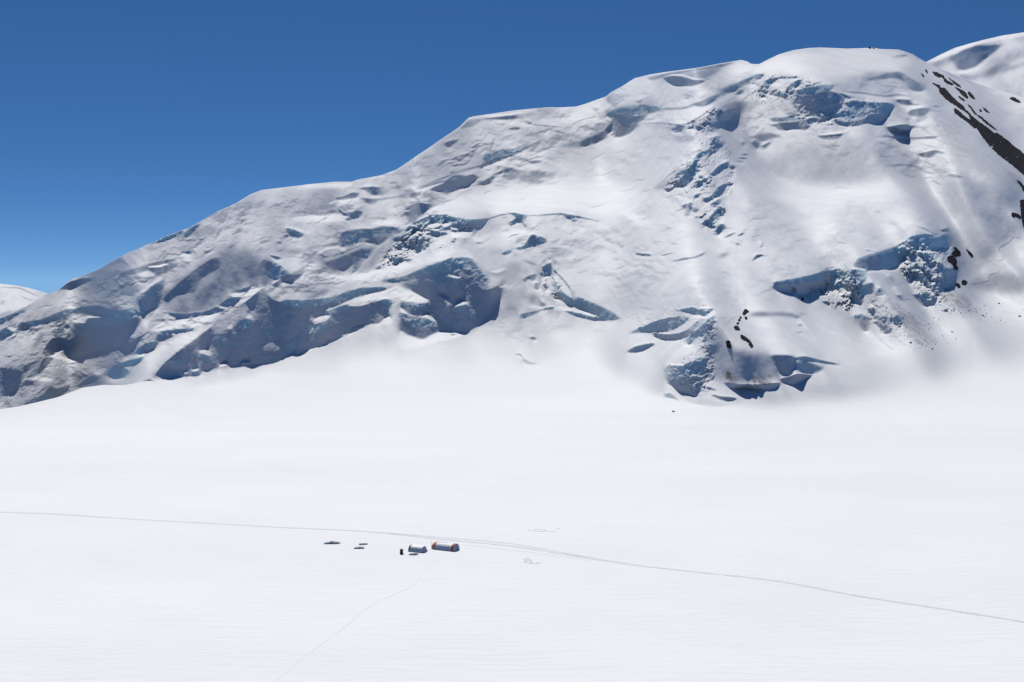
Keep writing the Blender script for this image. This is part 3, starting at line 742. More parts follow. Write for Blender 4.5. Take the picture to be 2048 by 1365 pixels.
208 1.5 : 1480,590 1650,600 1640,605 1500,600
103 2 : 1610,755 1680,705 1810,695 1830,740 1770,790 1690,785
208 1.5 : 1600,690 1780,680 1680,705
103 1.5 : 1400,905 1500,880 1600,850 1640,880 1700,885 1620,930 1530,945 1450,930
208 2 : 1340,900 1450,850 1600,830 1660,850 1500,875
208 4 : 1250,1020 1600,1030 1900,1015 1960,1060 1700,1150 1600,1160
110 2 : 1280,1000 1500,990 1700,1000 1850,985 1930,995 1830,1010 1600,1025 1400,1005
128 3 : 1310,1060 1350,1050 1400,1070 1350,1075
103 1.5 : 690,980 780,970 950,950 960,970 890,1015 760,1020
237 1 : 700,970 850,945 1000,920 1010,935 950,950 780,970
103 2 : 1720,1180 1800,1150 1900,1130 1990,1160 1920,1160 1840,1215
160 20 : 700,1100 1100,1050 1250,1100 1500,1250 1200,1400 600,1400 300,1200
116 3 : 0,1000 100,960 220,950 330,990 250,1000 200,1030 100,1040 50,1010
110 2 : 20,1050 60,1020 100,1050 90,1110 60,1118
110 2 : 110,1080 160,1050 220,1040 190,1090 150,1118
218 1.2 : 110,1080 150,1040 200,1035
l 120 1.5 : 1820,780 1900,850 1950,880 2010,940
l 225 1.2 : 1830,770 1900,835 1950,870
l 112 2 : 1920,1020 1980,1050 1990,1080
l 122 2 : 1380,1290 1550,1280 1720,1300 1800,1340
l 112 2 : 1870,675 1930,680
l 230 1.5 : 1810,672 1840,672
@ 1250 260 5.12
150 5 : 500,90 640,60 720,70 640,110 540,130
165 16 : 1350,300 1700,200 2048,150 2400,200 2700,330 2600,480 2300,540 2048,560 1800,540 1600,480 1400,430
238 9 : 1400,650 1700,640 2048,620 2400,600 2700,560 2650,660 2300,740 2048,780 1800,740 1500,700
246 4 : 0,800 60,850 200,880 240,930 150,980 60,920
235 8 : 0,600 100,580 160,640 60,800 0,850
180 1.5 : 990,90 1030,140 1110,240 1070,290 1000,310 930,340 840,440 740,510 710,500 800,350 880,260
110 1.2 .3 : 870,190 880,90 960,55 985,85 930,160 880,250 860,230
110 1.2 .2 : 830,290 900,190 980,100 1020,140 940,220 860,280 820,330
106 1.2 .4 : 700,580 720,520 800,500 850,470 880,450 820,540 740,590
172 1.5 : 1070,330 1110,400 1060,480 1040,540 960,560 880,630 830,650 780,640 800,560 880,470 980,390
110 1.2 .2 : 880,460 940,380 1070,320 1050,370 980,430
103 1.2 : 1090,350 1130,380 1110,410 1080,390
110 1.2 .4 : 900,640 950,580 1050,540 1040,580 980,660 880,720 820,740 800,690 870,680
122 2 : 860,580 900,540 930,550 890,590
112 1.2 .5 : 690,300 770,230 860,195 850,240 780,270 740,310
103 1.5 .6 : 640,330 700,300 760,330 770,370 730,450 690,490 640,560 560,575 520,450 570,400 650,390
226 1 : 590,300 700,300 640,330 560,325
160 3 : 310,610 400,510 500,470 555,500 550,540 450,580 380,600
98 1.2 : 400,600 470,590 550,550 550,570 500,590 440,632
l 113 1.5 .3 : 300,600 400,500 520,410 620,385
l 224 1.2 : 530,420 620,392
108 1 .5 : 700,690 730,650 770,650 760,680 720,710
106 1 .4 : 880,750 960,700 975,750 930,790
103 1.2 .2 : 580,780 640,750 700,750 680,800 650,885 625,870 620,810
118 2 : 690,800 760,790 740,840 700,840
l 128 2 : 510,830 620,800
112 1.2 .5 : 850,990 860,890 920,820 960,770 1030,810 1010,870 950,930 920,1005
108 1.2 .4 : 920,1050 950,970 1010,960 1030,1000 960,1070 935,1082
116 1.5 .3 : 785,970 800,930 850,910 840,950
116 1.2 .3 : 780,1010 820,960 845,970 810,995
110 1 .7 : 1010,1110 1060,1070 1130,1050 1100,1075 1040,1105
118 1 .5 : 1150,1080 1200,1050 1225,1055 1190,1080
l 125 1.2 : 1200,1040 1250,1010
l 125 1.2 : 1280,1100 1380,1070
l 130 1.2 : 760,910 820,850
113 1 : 1130,1160 1150,1150 1170,1180 1140,1175
103 1 : 1385,1190 1400,1150 1410,1200 1390,1200
113 1 : 1350,1270 1460,1285 1390,1290 1340,1320 1300,1340
92 1 .3 : 100,1260 170,1262 270,1280 170,1280
100 .8 .3 : 360,1280 490,1252 430,1276
123 1.2 .5 : 480,1340 600,1310 730,1290 820,1245 800,1280 700,1310 560,1335
138 4 : 940,1300 1040,1250 1060,1280 980,1310
116 1.2 : 1190,250 1240,235 1270,250 1200,258
116 1.2 : 1170,285 1210,275 1255,290 1220,300
116 1.2 : 1150,320 1190,315 1220,328
110 1.2 : 1200,120 1225,115 1220,165 1205,160
116 1 : 1070,440 1120,425 1100,445
116 1 : 1070,470 1100,465 1080,478
113 1.2 : 1050,560 1070,530 1110,540 1090,570
228 1.2 : 1110,345 1150,330 1240,350 1150,360
l 120 1 : 45,925 90,930
l 120 1 : 160,905 190,910
100 .8 : 435,1000 455,990 460,1005
95 .8 : 335,1138 350,1128 360,1142
@ 1500 420 3.737
l 116 1.5 .4 : 860,300 960,318
l 116 1.6 .3 : 1200,105 1330,150 1400,190
112 1.2 : 1420,150 1480,135 1480,170 1440,165
152 12 : 1490,180 1700,60 1950,160 1850,300 1700,480 1600,540 1520,420
116 14 : 1700,0 1950,30 2048,200 1950,190 1800,100
140 8 : 1600,560 1850,480 2048,500 2048,620 1800,600
205 10 : 1870,380 2048,280 2048,450 1900,430
192 4 : 880,480 1000,460 1120,470 1150,560 1080,590 1000,640 900,560
140 1.2 .7 : 800,365 980,310 1100,265 1170,230 1190,200 1300,180 1380,190 1400,210 1470,170 1490,230 1490,290 1420,280 1400,310 1250,300 1220,330 1150,350 1120,410 1040,450 980,430 870,460 870,430 780,420
90 1.5 : 780,400 850,370 970,340 980,440 880,460 870,440 800,430
93 1.2 .2 : 1180,220 1200,290 1220,260 1250,200 1260,220 1210,300 1170,330 1160,260
l 95 1.5 .3 : 1320,195 1330,260
150 1 .6 : 975,340 1000,330 1010,440 985,440
220 1.2 : 1040,450 1130,400 1220,310 1215,350 1140,420 1100,460 1000,460 900,450 880,475
145 1 .6 : 160,540 320,510 470,480 610,450 600,500 580,540 400,530 340,550 180,560
88 1.2 : 165,570 190,550 340,555 400,535 580,540 590,570 480,590 400,635 330,615 200,600
222 .6 : 325,585 342,618 322,618
222 .6 : 460,575 472,605 455,605
222 .6 : 575,545 590,580 570,580
93 1 : 340,540 360,535 365,560 345,560
150 1 .7 : 585,540 610,460 680,440 700,520 680,590 600,580
93 1 : 590,480 610,450 600,540 580,540
145 1 .8 : 700,470 790,440 870,460 870,520 840,560 790,580 700,540
93 1.2 : 690,560 770,540 850,560 820,600 740,610
93 1 : 770,460 790,445 790,500 770,500
140 1 .9 : 720,660 820,580 920,540 920,620 850,640 830,690 780,700 760,670
98 1 .2 : 710,650 780,640 840,650 850,700 790,690 750,670
103 1 .3 : 880,570 920,550 920,630 900,600
113 1 .6 : 940,640 970,580 1010,630 980,640
218 2 : 600,600 720,620 760,620 640,640
113 2 : 1030,490 1060,500 1075,580 1050,550
113 1.2 .3 : 1100,640 1130,640 1140,690 1120,670
160 .8 .5 : 770,790 860,785 895,815 880,825 790,830
86 .8 : 780,815 890,825 885,905 850,905 810,860
155 .8 .5 : 930,790 1050,805 1050,860 980,850 940,820
86 .8 : 940,830 1050,860 1055,920 1000,928 970,890
110 1 .3 : 880,740 940,740 940,770 910,780
114 1.2 .4 : 1060,790 1120,790 1130,880 1080,850
168 1.5 .3 : 1180,340 1220,310 1250,350 1330,440 1400,530 1410,590 1380,620 1330,580 1250,500 1190,430
93 1.2 : 1150,470 1200,430 1240,470 1230,510 1190,550 1170,500
103 1.2 .3 : 1250,310 1380,310 1370,350 1350,430 1300,370
193 1 .3 : 1370,380 1420,300 1400,360 1360,420
226 .8 : 1240,305 1320,310 1400,300 1420,280 1410,310 1330,325
92 2 : 1420,400 1500,470 1520,560 1460,600 1400,630 1410,540 1390,480
92 1.5 : 1490,440 1530,440 1520,570 1490,530
110 1 .3 : 1240,470 1290,480 1330,540 1300,540 1260,500
110 .8 .3 : 1300,430 1330,460 1320,480
222 .8 : 1250,450 1290,455 1300,475 1260,470
222 .8 : 1340,520 1370,530 1380,560 1350,545
140 1.2 .5 : 1230,640 1300,610 1380,640 1380,690 1330,720 1280,690
89 1 : 1220,630 1260,640 1300,700 1370,690 1330,722 1290,715
93 1 : 1390,610 1420,640 1380,640
l 150 1.5 : 900,880 980,980 1070,1050
l 150 1.5 : 1060,920 1130,990 1200,1030
l 155 1.5 : 980,650 1080,710 1160,800 1220,870
l 150 1.5 : 880,650 950,720 1040,790
l 150 1.2 : 1130,760 1230,840 1340,870
l 145 1.2 : 1160,840 1220,900 1300,990
l 145 1.2 : 1200,940 1280,1010
l 150 1.2 : 1240,780 1330,840 1380,880
l 116 2 : 1640,565 1740,540 1780,530 1800,480 1850,470
l 116 2 : 1850,380 1890,370 1860,320 1870,280 1940,240 1970,200 2048,215
130 4 : 0,775 150,765 300,775 380,790 360,800 200,785 0,790
122 1 : 540,680 610,690 580,710
122 1 : 330,780 370,800 350,810
122 1 : 360,850 390,860 370,870
122 1 : 350,905 390,915 370,920
l 145 1.5 : 370,810 420,880 490,950
90 .8 : 385,660 400,655 395,675
@ 1200 580 4.096
160 7 : 930,200 1000,250 1040,400 900,420 900,300
140 4 : 1220,195 1400,185 1570,192 1640,230 1560,210 1400,200
202 2 : 300,345 520,340 680,290 800,220 830,215 780,260 660,340 500,355
128 1.5 .6 : 250,345 400,270 560,225 730,220 700,260 600,320 480,335 350,340
93 1.2 .2 : 430,345 560,360 700,330 800,250 780,310 720,380 590,408 460,385
118 1.2 .7 : 620,165 700,150 760,140 820,165 800,205 730,185 680,170
112 1.2 .6 : 810,190 830,150 920,150 930,180 880,215 830,210
222 1 : 750,215 860,210 930,160 940,200 880,250 860,230
150 1.2 .6 : 700,415 750,350 830,290 880,240 930,210 890,330 850,370 800,370 750,435 720,445
98 .8 : 840,420 860,350 930,200 940,230 870,440 855,450
116 1.5 .4 : 220,505 290,460 380,438 450,438 400,470 330,505
138 9 : 880,350 950,320 1050,400 1100,480 1300,520 1450,560 1480,700 1300,740 1000,740 860,700 870,500
113 5 : 860,460 880,430 1000,430 950,520 870,600 855,640
140 1.5 .6 : 530,650 570,610 680,610 800,560 850,540 850,680 740,700 640,720 560,760 540,720
223 1 : 570,605 660,603 690,612 590,615
88 1.2 : 550,760 650,720 750,700 850,720 830,790 785,872 690,830 655,840 600,790
92 2 : 1020,750 1150,770 1300,770 1440,760 1480,770 1420,810 1330,810 1200,790 1060,795
92 3 : 1400,540 1560,530 1600,560 1580,650 1560,690 1490,690 1440,620
125 3 .4 : 1600,590 1700,590 1830,640 1770,680 1640,670
86 1.2 : 1480,730 1620,690 1740,700 1690,720 1640,760 1580,778 1500,760
125 1.2 .3 : 1590,560 1680,540 1800,570 1960,612 1850,605 1740,590 1650,580
172 6 : 900,900 1050,920 1180,890 1000,960 800,960 700,900
96 1.2 : 915,855 980,865 1120,885 1040,908 970,890
98 1 : 830,785 900,790 950,820 900,810
130 1 .6 : 525,855 570,840 620,880 600,890 540,880
105 .8 : 600,880 640,895 630,905
115 .8 : 580,990 610,985 625,1002 595,1003
l 150 2 : 930,640 1010,570 1080,540
l 150 2 : 1060,610 1130,550 1230,500
@ 1848 340 4.55
112 1.2 : 215,50 270,35 330,50 350,70 290,75 260,65
l 112 1.5 : 0,15 80,35
l 115 1.8 : 0,70 70,65
l 112 1.8 : 80,90 150,135
l 130 1.2 : 110,200 170,215
118 14 : 500,120 640,150 800,280 780,400 650,330 520,240
120 6 : 780,420 880,450 910,600 860,560
150 18 : 200,100 400,120 500,300 450,450 300,450 200,300
"""
BROKEN = """
@ 0 0 1
.08 8 : 0,640 60,610 150,640 260,620 330,600 300,660 250,730 150,790 0,810
.06 8 : 300,750 420,640 520,600 640,590 780,580 800,640 700,680 560,720 400,752
.5 4 : 800,470 850,430 920,430 960,450 900,500 860,520 780,540 760,530
.10 5 : 880,560 940,530 980,560 960,640 900,670 850,640
.3 3 : 1085,520 1110,520 1125,570 1110,600 1080,590
.45 3 : 1375,300 1440,265 1470,330 1465,370 1430,470 1400,450 1370,400 1330,380
.8 4 : 1310,230 1380,225 1440,215 1440,260 1360,270
.4 4 : 1500,160 1600,150 1640,170 1590,200 1520,210
.35 5 : 1590,200 1690,200 1780,200 1770,240 1700,255 1600,250
.6 3 : 1640,545 1690,535 1720,560 1720,600 1690,625 1640,600
.55 3 : 1800,490 1880,470 1905,500 1900,590 1870,615 1830,580 1800,540
.4 6 : 1740,600 1800,640 1860,700 1830,700 1760,670
.35 4 : 1250,640 1300,620 1430,615 1420,690 1350,690
.4 4 : 1330,730 1410,690 1430,740 1410,790 1350,770
"""
FOLDS = """
@ 0 0 1
.9 25 : -100,700 0,660 120,590 300,500 520,400 720,370 860,310 960,240 1100,230 1250,170 1400,150 1500,150 1480,230 1400,300 1250,330 1100,360 950,370 850,440 860,540 760,620 560,680 420,720 300,740 150,790 -100,850
.35 20 : 1080,300 1330,260 1420,280 1400,360 1350,450 1420,560 1500,560 1480,620 1250,600 1150,500 1250,430 1300,350 1150,370
.5 15 : 900,460 1150,440 1250,470 1280,520 1150,540 1000,500 900,500
.6 15 : 1450,170 1650,165 1850,170 1880,300 1900,360 1750,330 1600,290 1480,270
.28 20 : 1480,330 1600,420 1850,410 1880,460 1700,530 1550,580 1480,560 1440,470
.3 20 : 1000,600 1200,620 1220,690 1000,700
.3 15 : 1700,620 1850,640 1900,690 1800,700
"""
DIRT = """
@ 1500 420 3.737
.55 4 : 1040,700 1130,720 1250,830 1380,960 1380,1010 1250,1000 1150,900 1060,800
.45 4 : 880,640 980,640 1100,740 1060,780 940,700
.7 3 : 1430,600 1500,580 1600,640 1660,710 1600,740 1500,720 1440,680
.35 5 : 1560,730 1700,740 1800,840 1920,860 1700,800
@ 1200 580 4.096
1 3 : 1000,655 1060,665 1130,690 1112,755 1050,750 1010,710
.9 3 : 1240,715 1320,705 1400,700 1392,775 1280,775
@ 1848 60 3
.3 14 : 60,600 200,560 330,760 560,900 600,1000 400,900 200,800
.5 5 : 480,830 600,900 600,960 500,880
@ 1500 80 5.12
.35 2 : 1440,190 1590,150 1620,170 1500,200
.4 2 : 540,430 700,425 690,450 600,470
"""
FAR_R = """
@ 1748 60 6.827
128 5 : 800,485 950,410 1080,330 1200,270 1180,300 1080,390 1050,420 950,460 860,510
96 3 : 1150,535 1120,500 1090,430 1060,370 1200,280 1400,210 1740,190 1720,240 1600,330 1480,430 1380,500 1240,545
132 5 : 1130,600 1300,690 1600,620 1850,480 1750,430 1560,540 1350,620
150 6 : 1560,390 1750,400 1900,300 2048,250 2200,220 2200,330 1950,400 1700,450
140 4 : 1700,560 1900,490 2048,440 2200,400 2200,430 1950,520
205 3 : 1150,545 1250,555 1400,505 1500,440 1620,370 1560,420 1420,540 1250,590 1140,590
225 2.5 : 740,440 900,340 1100,255 1300,190 1500,135 1750,85 2048,40 2200,30 2048,80 1750,120 1450,185 1200,265 1000,360 850,430
200 6 : 1500,760 1700,640 2048,500 2048,540 1750,700
215 2 : 1090,320 1210,270 1190,285 1100,330
"""
FAR_L = """
200 10 : -300,560 0,566 60,575 100,590 60,640 0,660 -300,700
l 130 1.6 : 0,574 40,576 60,585 75,592
l 140 1.4 : 40,590 55,598 65,600
135 2 : 0,610 5,603 12,600 4,608
160 3 : 0,628 30,622 10,634 0,640
"""
ROCKS = """
@ 1748 60 6.827
tiny dark rock highest under the right shoulder crest||695,550 722,558 745,592 728,602
narrow dark rock sliver just left of the main band's top||628,592 662,608 698,652 682,660
ragged dark rock streak at the top right of the rock band||800,578 870,588 950,628 1000,688 1080,730 1092,757 1020,742 970,715 940,662 880,657 828,628
thin dark rock line above the upper ragged streak||1010,653 1100,698 1180,758 1192,788 1120,752 1060,702
broad dark rock wedge in the middle of the upper band||1110,780 1180,808 1250,848 1288,920 1270,943 1200,892 1138,822
short dark rock slab right of the broad upper wedge||1278,848 1312,848 1384,940 1350,948 1308,912
longest dark rock rib running down the right ridge||790,728 840,735 900,758 912,785 960,788 1000,828 1060,898 1130,968 1220,1038 1270,1098 1350,1178 1450,1258 1600,1365 1720,1480 2000,1640 2120,1790 2120,2010 1900,1850 1720,1720 1560,1560 1420,1365 1340,1270 1280,1142 1180,1082 1090,1022 1000,962 930,892 888,842 884,800
dark rock strip left of the long rib's upper part||1090,1070 1160,1105 1230,1168 1330,1238 1405,1335 1380,1345 1270,1255 1180,1195 1108,1140
short dark rock dash between the two upper ribs||1148,903 1200,928 1244,975 1200,965
winding thin dark rock line right of the long rib||1278,1015 1330,1048 1400,1138 1480,1188 1560,1258 1700,1380 1660,1365 1550,1290 1450,1202 1370,1142 1318,1072
small dark rock pair's larger stone on the open right slope||1478,1045 1522,1068 1584,1132 1540,1124
small dark rock pair's smaller stone on the open right slope||1440,1070 1478,1106 1452,1114
dark rock patch alone near the right edge below the skyline||1848,930 1890,908 1960,948 2018,992 1950,990 1878,953
@ 1848 260 10.24
dark rock strip parallel to the long rib at the right edge||1350,10 1420,60 1500,60 1650,160 1800,280 1960,420 2100,520 2100,600 1900,445 1700,315 1560,205 1450,105
short dark rock sliver under the long rib||1310,190 1400,240 1390,262 1330,222
@ 1848 340 4.55
dark rock at the right edge above the steep shaded slope||845,95 880,108 915,150 960,210 915,205 888,160
large dark rock at the right edge beside the bergschrund||878,278 930,270 960,520 910,525 888,440 882,380
low dark rock left of the large right edge rock||798,398 830,393 882,420 882,447 830,428 804,432
upper dark rock beside the serac wall's right end||268,703 320,738 338,777 290,803 248,772 278,740
largest dark rock beside the serac wall's right end||212,800 260,788 302,830 302,880 314,912 280,918 258,872 214,842
slanting dark rock right of the serac wall group||383,728 420,748 454,792 425,788
round brown rock at the foot of the shaded slope||343,1030 370,1008 402,1035 380,1062 348,1057
small dark rock left of the round brown rock||285,1050 315,1040 340,1080 320,1090
@ 1200 580 4.096
uppermost forked dark rock of the chain on the snow dome||1163,192 1185,156 1217,178 1197,190 1192,202 1170,207
small dark rock hanging right of the chain's upper end||1180,218 1202,223 1202,245 1185,242
second dark rock down the chain on the snow dome||1140,218 1157,213 1152,237 1142,237
third dark rock down the chain on the snow dome||1127,240 1143,233 1147,254 1131,257
fourth dark rock down the chain on the snow dome||1113,268 1131,263 1134,282 1118,282
lowest lumpy dark rock of the chain on the snow dome||1093,305 1115,288 1142,315 1142,334 1108,330
long curved dark rock below the chain on the snow dome||1148,368 1190,383 1232,420 1258,474 1235,477 1208,432 1158,402
upright dark rock left of the curved one on the snow dome||1028,418 1057,416 1075,460 1070,477 1038,472
tiny brown rock below the left end of the serac wall||1648,64 1668,62 1664,86 1650,87
"""
NB = 1
SKY_AIR, SKY_DUST, SKY_OZ, SKY_S, SUN_S, SKY_SAT = 1.0, 0.0, 4.0, 0.083, 5.0, 1.2
SKY_POW, SKY_MUL, SKY_LIFT = 1.0, 3.1, .09
SSS = 0.45
# ------------------------------------------------------------------ materials
def new_mat(name):
    m = bpy.data.materials.new(name); m.use_nodes = True
    nt = m.node_tree; nt.nodes.clear()
    out = nt.nodes.new('ShaderNodeOutputMaterial'); b = nt.nodes.new('ShaderNodeBsdfPrincipled')
    nt.links.new(b.outputs[0], out.inputs[0])
    return m, nt, b

def nd(nt, t, **k):
    n = nt.nodes.new(t)
    for a, v in k.items():
        if a in n.inputs: n.inputs[a].default_value = v
        else: setattr(n, a, v)
    return n

def coord(nt, scale, rot=0):
    tc = nd(nt, 'ShaderNodeTexCoord'); mp = nd(nt, 'ShaderNodeMapping')
    mp.inputs['Scale'].default_value = scale; mp.inputs['Rotation'].default_value = (0, 0, rot)
    nt.links.new(tc.outputs['Object'], mp.inputs[0]); return mp.outputs[0]

def noise(nt, vec, scale, detail=6, rough=.6):
    n = nd(nt, 'ShaderNodeTexNoise'); n.inputs['Scale'].default_value = scale
    n.inputs['Detail'].default_value = detail; n.inputs['Roughness'].default_value = rough
    nt.links.new(vec, n.inputs['Vector']); return n.outputs['Fac']

def ramp(nt, fac, stops):
    r = nd(nt, 'ShaderNodeValToRGB'); e = r.color_ramp.elements
    while len(e) < len(stops): e.new(.5)
    for el, (p, c) in zip(e, stops): el.position = p; el.color = (*c, 1)
    nt.links.new(fac, r.inputs[0]); return r.outputs[0]

def mix(nt, fac, a, b, mode='MIX'):
    m = nd(nt, 'ShaderNodeMix', data_type='RGBA', blend_type=mode)
    for i, x in ((0, fac), (6, a), (7, b)):
        if hasattr(x, 'is_linked') or hasattr(x, 'links'): nt.links.new(x, m.inputs[i])
        else: m.inputs[i].default_value = x if i == 0 else (*x, 1)
    return m.outputs[2]

def attr(nt, name):
    a = nd(nt, 'ShaderNodeAttribute', attribute_name=name); return a.outputs['Fac']

def bump(nt, b, h, dist, strength=1.0, prev=None):
    n = nd(nt, 'ShaderNodeBump'); n.inputs['Strength'].default_value = strength; n.inputs['Distance'].default_value = dist
    nt.links.new(h, n.inputs['Height'])
    if prev is not None: nt.links.new(prev, n.inputs['Normal'])
    nt.links.new(n.outputs[0], b.inputs['Normal']); return n.outputs[0]

SNOW = (.62, .67, .735)
def snow_mat():
    """one snow for field and mountain: 'fld' 1 = wind-packed field, 0 = mountain; 'ice', 'dirt' masks"""
    m, nt, b = new_mat('snow')
    v = coord(nt, (1, 1, 1))
    n1 = noise(nt, v, .035, 5); n2 = noise(nt, coord(nt, (.5, 1.3, 1.6), .5), .12, 6, .62)
    snow = ramp(nt, n1, [(.3, (.593, .643, .703)), (.7, (.648, .692, .74))])
    crust = ramp(nt, noise(nt, coord(nt, (.55, 1.2, 1), .3), .022, 7, .68), [(.44, (.935, .94, .955)), (.56, (1, 1, 1))])
    snow = mix(nt, 1.0, snow, crust, 'MULTIPLY')
    f1 = noise(nt, coord(nt, (.35, 1, 1), .12), .007, 5)
    f2 = noise(nt, coord(nt, (.22, 1, 1), .1), .35, 6, .6)
    f3 = noise(nt, coord(nt, (.3, 1, 1), -.1), 1.6, 4, .6)
    fs = ramp(nt, f1, [(.3, (.600, .645, .693)), (.7, (.655, .695, .726))])
    fs = mix(nt, 1.0, fs, ramp(nt, f2, [(.3, (.965, .97, .98)), (.7, (1, 1, 1))]), 'MULTIPLY')
    fld = attr(nt, 'fld')
    snow = mix(nt, fld, snow, fs)
    icen = noise(nt, coord(nt, (.35, .35, 1.5)), .16, 6, .7)
    icec = ramp(nt, icen, [(.25, (.62, .84, .90)), (.5, (.78, .94, .97)), (.75, (.92, .97, .98))])
    c = mix(nt, attr(nt, 'ice'), snow, icec)
    dn = noise(nt, coord(nt, (1, 1, .6)), .16, 8, .75)
    mm = nd(nt, 'ShaderNodeMath', operation='MULTIPLY'); nt.links.new(attr(nt, 'dirt'), mm.inputs[0])
    dr = ramp(nt, dn, [(.40, (0, 0, 0)), (.62, (1, 1, 1))]); nt.links.new(dr, mm.inputs[1])
    c = mix(nt, mm.outputs[0], c, (.125, .125, .13))
    nt.links.new(c, b.inputs['Base Color'])
    b.inputs['Roughness'].default_value = .75; b.inputs['Specular IOR Level'].default_value = .2
    sw = nd(nt, 'ShaderNodeMath', operation='MULTIPLY'); nt.links.new(attr(nt, 'ice'), sw.inputs[0]); sw.inputs[1].default_value = SSS
    nt.links.new(sw.outputs[0], b.inputs['Subsurface Weight'])
    b.inputs['Subsurface Radius'].default_value = (.6, .92, 1.0); b.inputs['Subsurface Scale'].default_value = 7.
    def bmp(h, dist, strength, prev=None):
        n = nd(nt, 'ShaderNodeBump'); n.inputs['Strength'].default_value = strength; n.inputs['Distance'].default_value = dist
        nt.links.new(h, n.inputs['Height'])
        if prev is not None: nt.links.new(prev, n.inputs['Normal'])
        return n.outputs[0]
    nm = bmp(noise(nt, v, .5, 4, .6), .4, .15, bmp(n2, 1.4, .17))
    nf = bmp(f3, .07, .8, bmp(f2, .36, .9))
    mx = nd(nt, 'ShaderNodeMix', data_type='VECTOR'); nt.links.new(fld, mx.inputs[0])
    nt.links.new(nm, mx.inputs[4]); nt.links.new(nf, mx.inputs[5])
    nt.links.new(mx.outputs[1], b.inputs['Normal'])
    return m

def rock_mat():
    m, nt, b = new_mat('dark_rock')
    n = noise(nt, coord(nt, (1, 1, .5)), .22, 8, .7)
    nt.links.new(ramp(nt, n, [(.3, (.010, .012, .018)), (.55, (.024, .025, .034)), (.72, (.06, .058, .064))]), b.inputs['Base Color'])
    b.inputs['Roughness'].default_value = .95; b.inputs['Specular IOR Level'].default_value = .05
    bump(nt, b, noise(nt, coord(nt, (1, 1, 1)), .6, 6, .7), 1.5, .9)
    return m

def plain_mat(name, col, rough=.7, var=.12, scale=3., bd=.02):
    m, nt, b = new_mat(name)
    n = noise(nt, coord(nt, (1, 1, 1)), scale, 5, .65)
    lo = tuple(max(0, c * (1 - var)) for c in col); hi = tuple(min(1, c * (1 + var)) for c in col)
    nt.links.new(ramp(nt, n, [(.3, lo), (.7, hi)]), b.inputs['Base Color'])
    b.inputs['Roughness'].default_value = rough; b.inputs['Specular IOR Level'].default_value = .3
    bump(nt, b, n, bd, .6)
    return m

def ice_mat():
    m, nt, b = new_mat('debris_ice')
    g = nd(nt, 'ShaderNodeNewGeometry'); sp = nd(nt, 'ShaderNodeSeparateXYZ'); nt.links.new(g.outputs['Normal'], sp.inputs[0])
    n = noise(nt, coord(nt, (1, 1, 1)), .5, 5, .7)
    ic = ramp(nt, n, [(.3, (.28, .36, .43)), (.7, (.55, .66, .72))])
    f = ramp(nt, sp.outputs[2], [(.55, (0, 0, 0)), (.8, (1, 1, 1))])
    nt.links.new(mix(nt, f, ic, SNOW), b.inputs['Base Color']); b.inputs['Roughness'].default_value = .6
    return m

M_MTN = M_FIELD = snow_mat()
M_ROCK, M_ICE = rock_mat(), ice_mat()
M_TRACK = plain_mat('packed_shaded_snow', (.49, .53, .58), .8, .10, 1.2)  # packed snow, base colour darkened for the shade inside the grooves
M_FAINT = plain_mat('trodden_snow', (.61, .655, .70), .8, .02, 1.2)
M_FABRIC = plain_mat('white_tent_fabric', (.82, .84, .86), .65, .06, 1.5)
M_ORANGE = plain_mat('orange_red_tent_fabric', (.36, .095, .06), .65, .2, 1.5)
M_PALEOR = plain_mat('faded_orange_tent_fabric', (.72, .40, .28), .65, .15, 1.5)
M_GREY = plain_mat('dark_grey_fabric', (.10, .12, .16), .7, .2, 1.5)
M_DARK = plain_mat('dark_green_tarpaulin', (.035, .055, .06), .75, .25, 2.)
M_POLE = plain_mat('grey_metal', (.32, .34, .38), .45, .1, 2.)
M_SNOWCAP = plain_mat('fresh_snow', (.65, .70, .76), .7, .03, 3.)
M_BERM = plain_mat('shaded_berm_snow', (.26, .31, .36), .8, .5, 1.6, .1)  # snow berm; dark base colour stands for its shaded near side

# ------------------------------------------------------------------ object helpers
def tag(o, label=None, cat=None, group=None, kind=None):
    if label: o['label'] = label
    if cat: o['category'] = cat
    if group: o['group'] = group
    if kind: o['kind'] = kind
    return o

def link(name, me, mat, parent=None, smooth=True):
    o = bpy.data.objects.new(name, me); COL.objects.link(o)
    if mat is not None and not me.materials: me.materials.append(mat)
    if parent is not None: o.parent = parent
    if smooth: me.polygons.foreach_set('use_smooth', np.ones(len(me.polygons), bool))
    return o

def grid_mesh(name, X, Y, Z, keep=None, attrs=None):
    ny, nx = X.shape
    me = bpy.data.meshes.new(name)
    idx = np.arange(ny * nx).reshape(ny, nx)
    q = np.stack([idx[1:, :-1], idx[1:, 1:], idx[:-1, 1:], idx[:-1, :-1]], -1).reshape(-1, 4)
    if keep is not None: q = q[keep.reshape(-1)]
    used = np.zeros(ny * nx, bool); used[q.ravel()] = True
    remap = np.cumsum(used) - 1
    q = remap[q]
    co = np.stack([X, Y, Z], -1).reshape(-1, 3)[used].astype(np.float32)
    me.vertices.add(len(co)); me.vertices.foreach_set('co', co.ravel())
    me.loops.add(q.size); me.loops.foreach_set('vertex_index', q.ravel().astype(np.int32))
    me.polygons.add(len(q)); me.polygons.foreach_set('loop_start', (np.arange(len(q)) * 4).astype(np.int32))
    me.update(calc_edges=True)
    for k, a in (attrs or {}).items():
        at = me.attributes.new(k, 'FLOAT', 'POINT'); at.data.foreach_set('value', a.reshape(-1)[used].astype(np.float32))
    return me

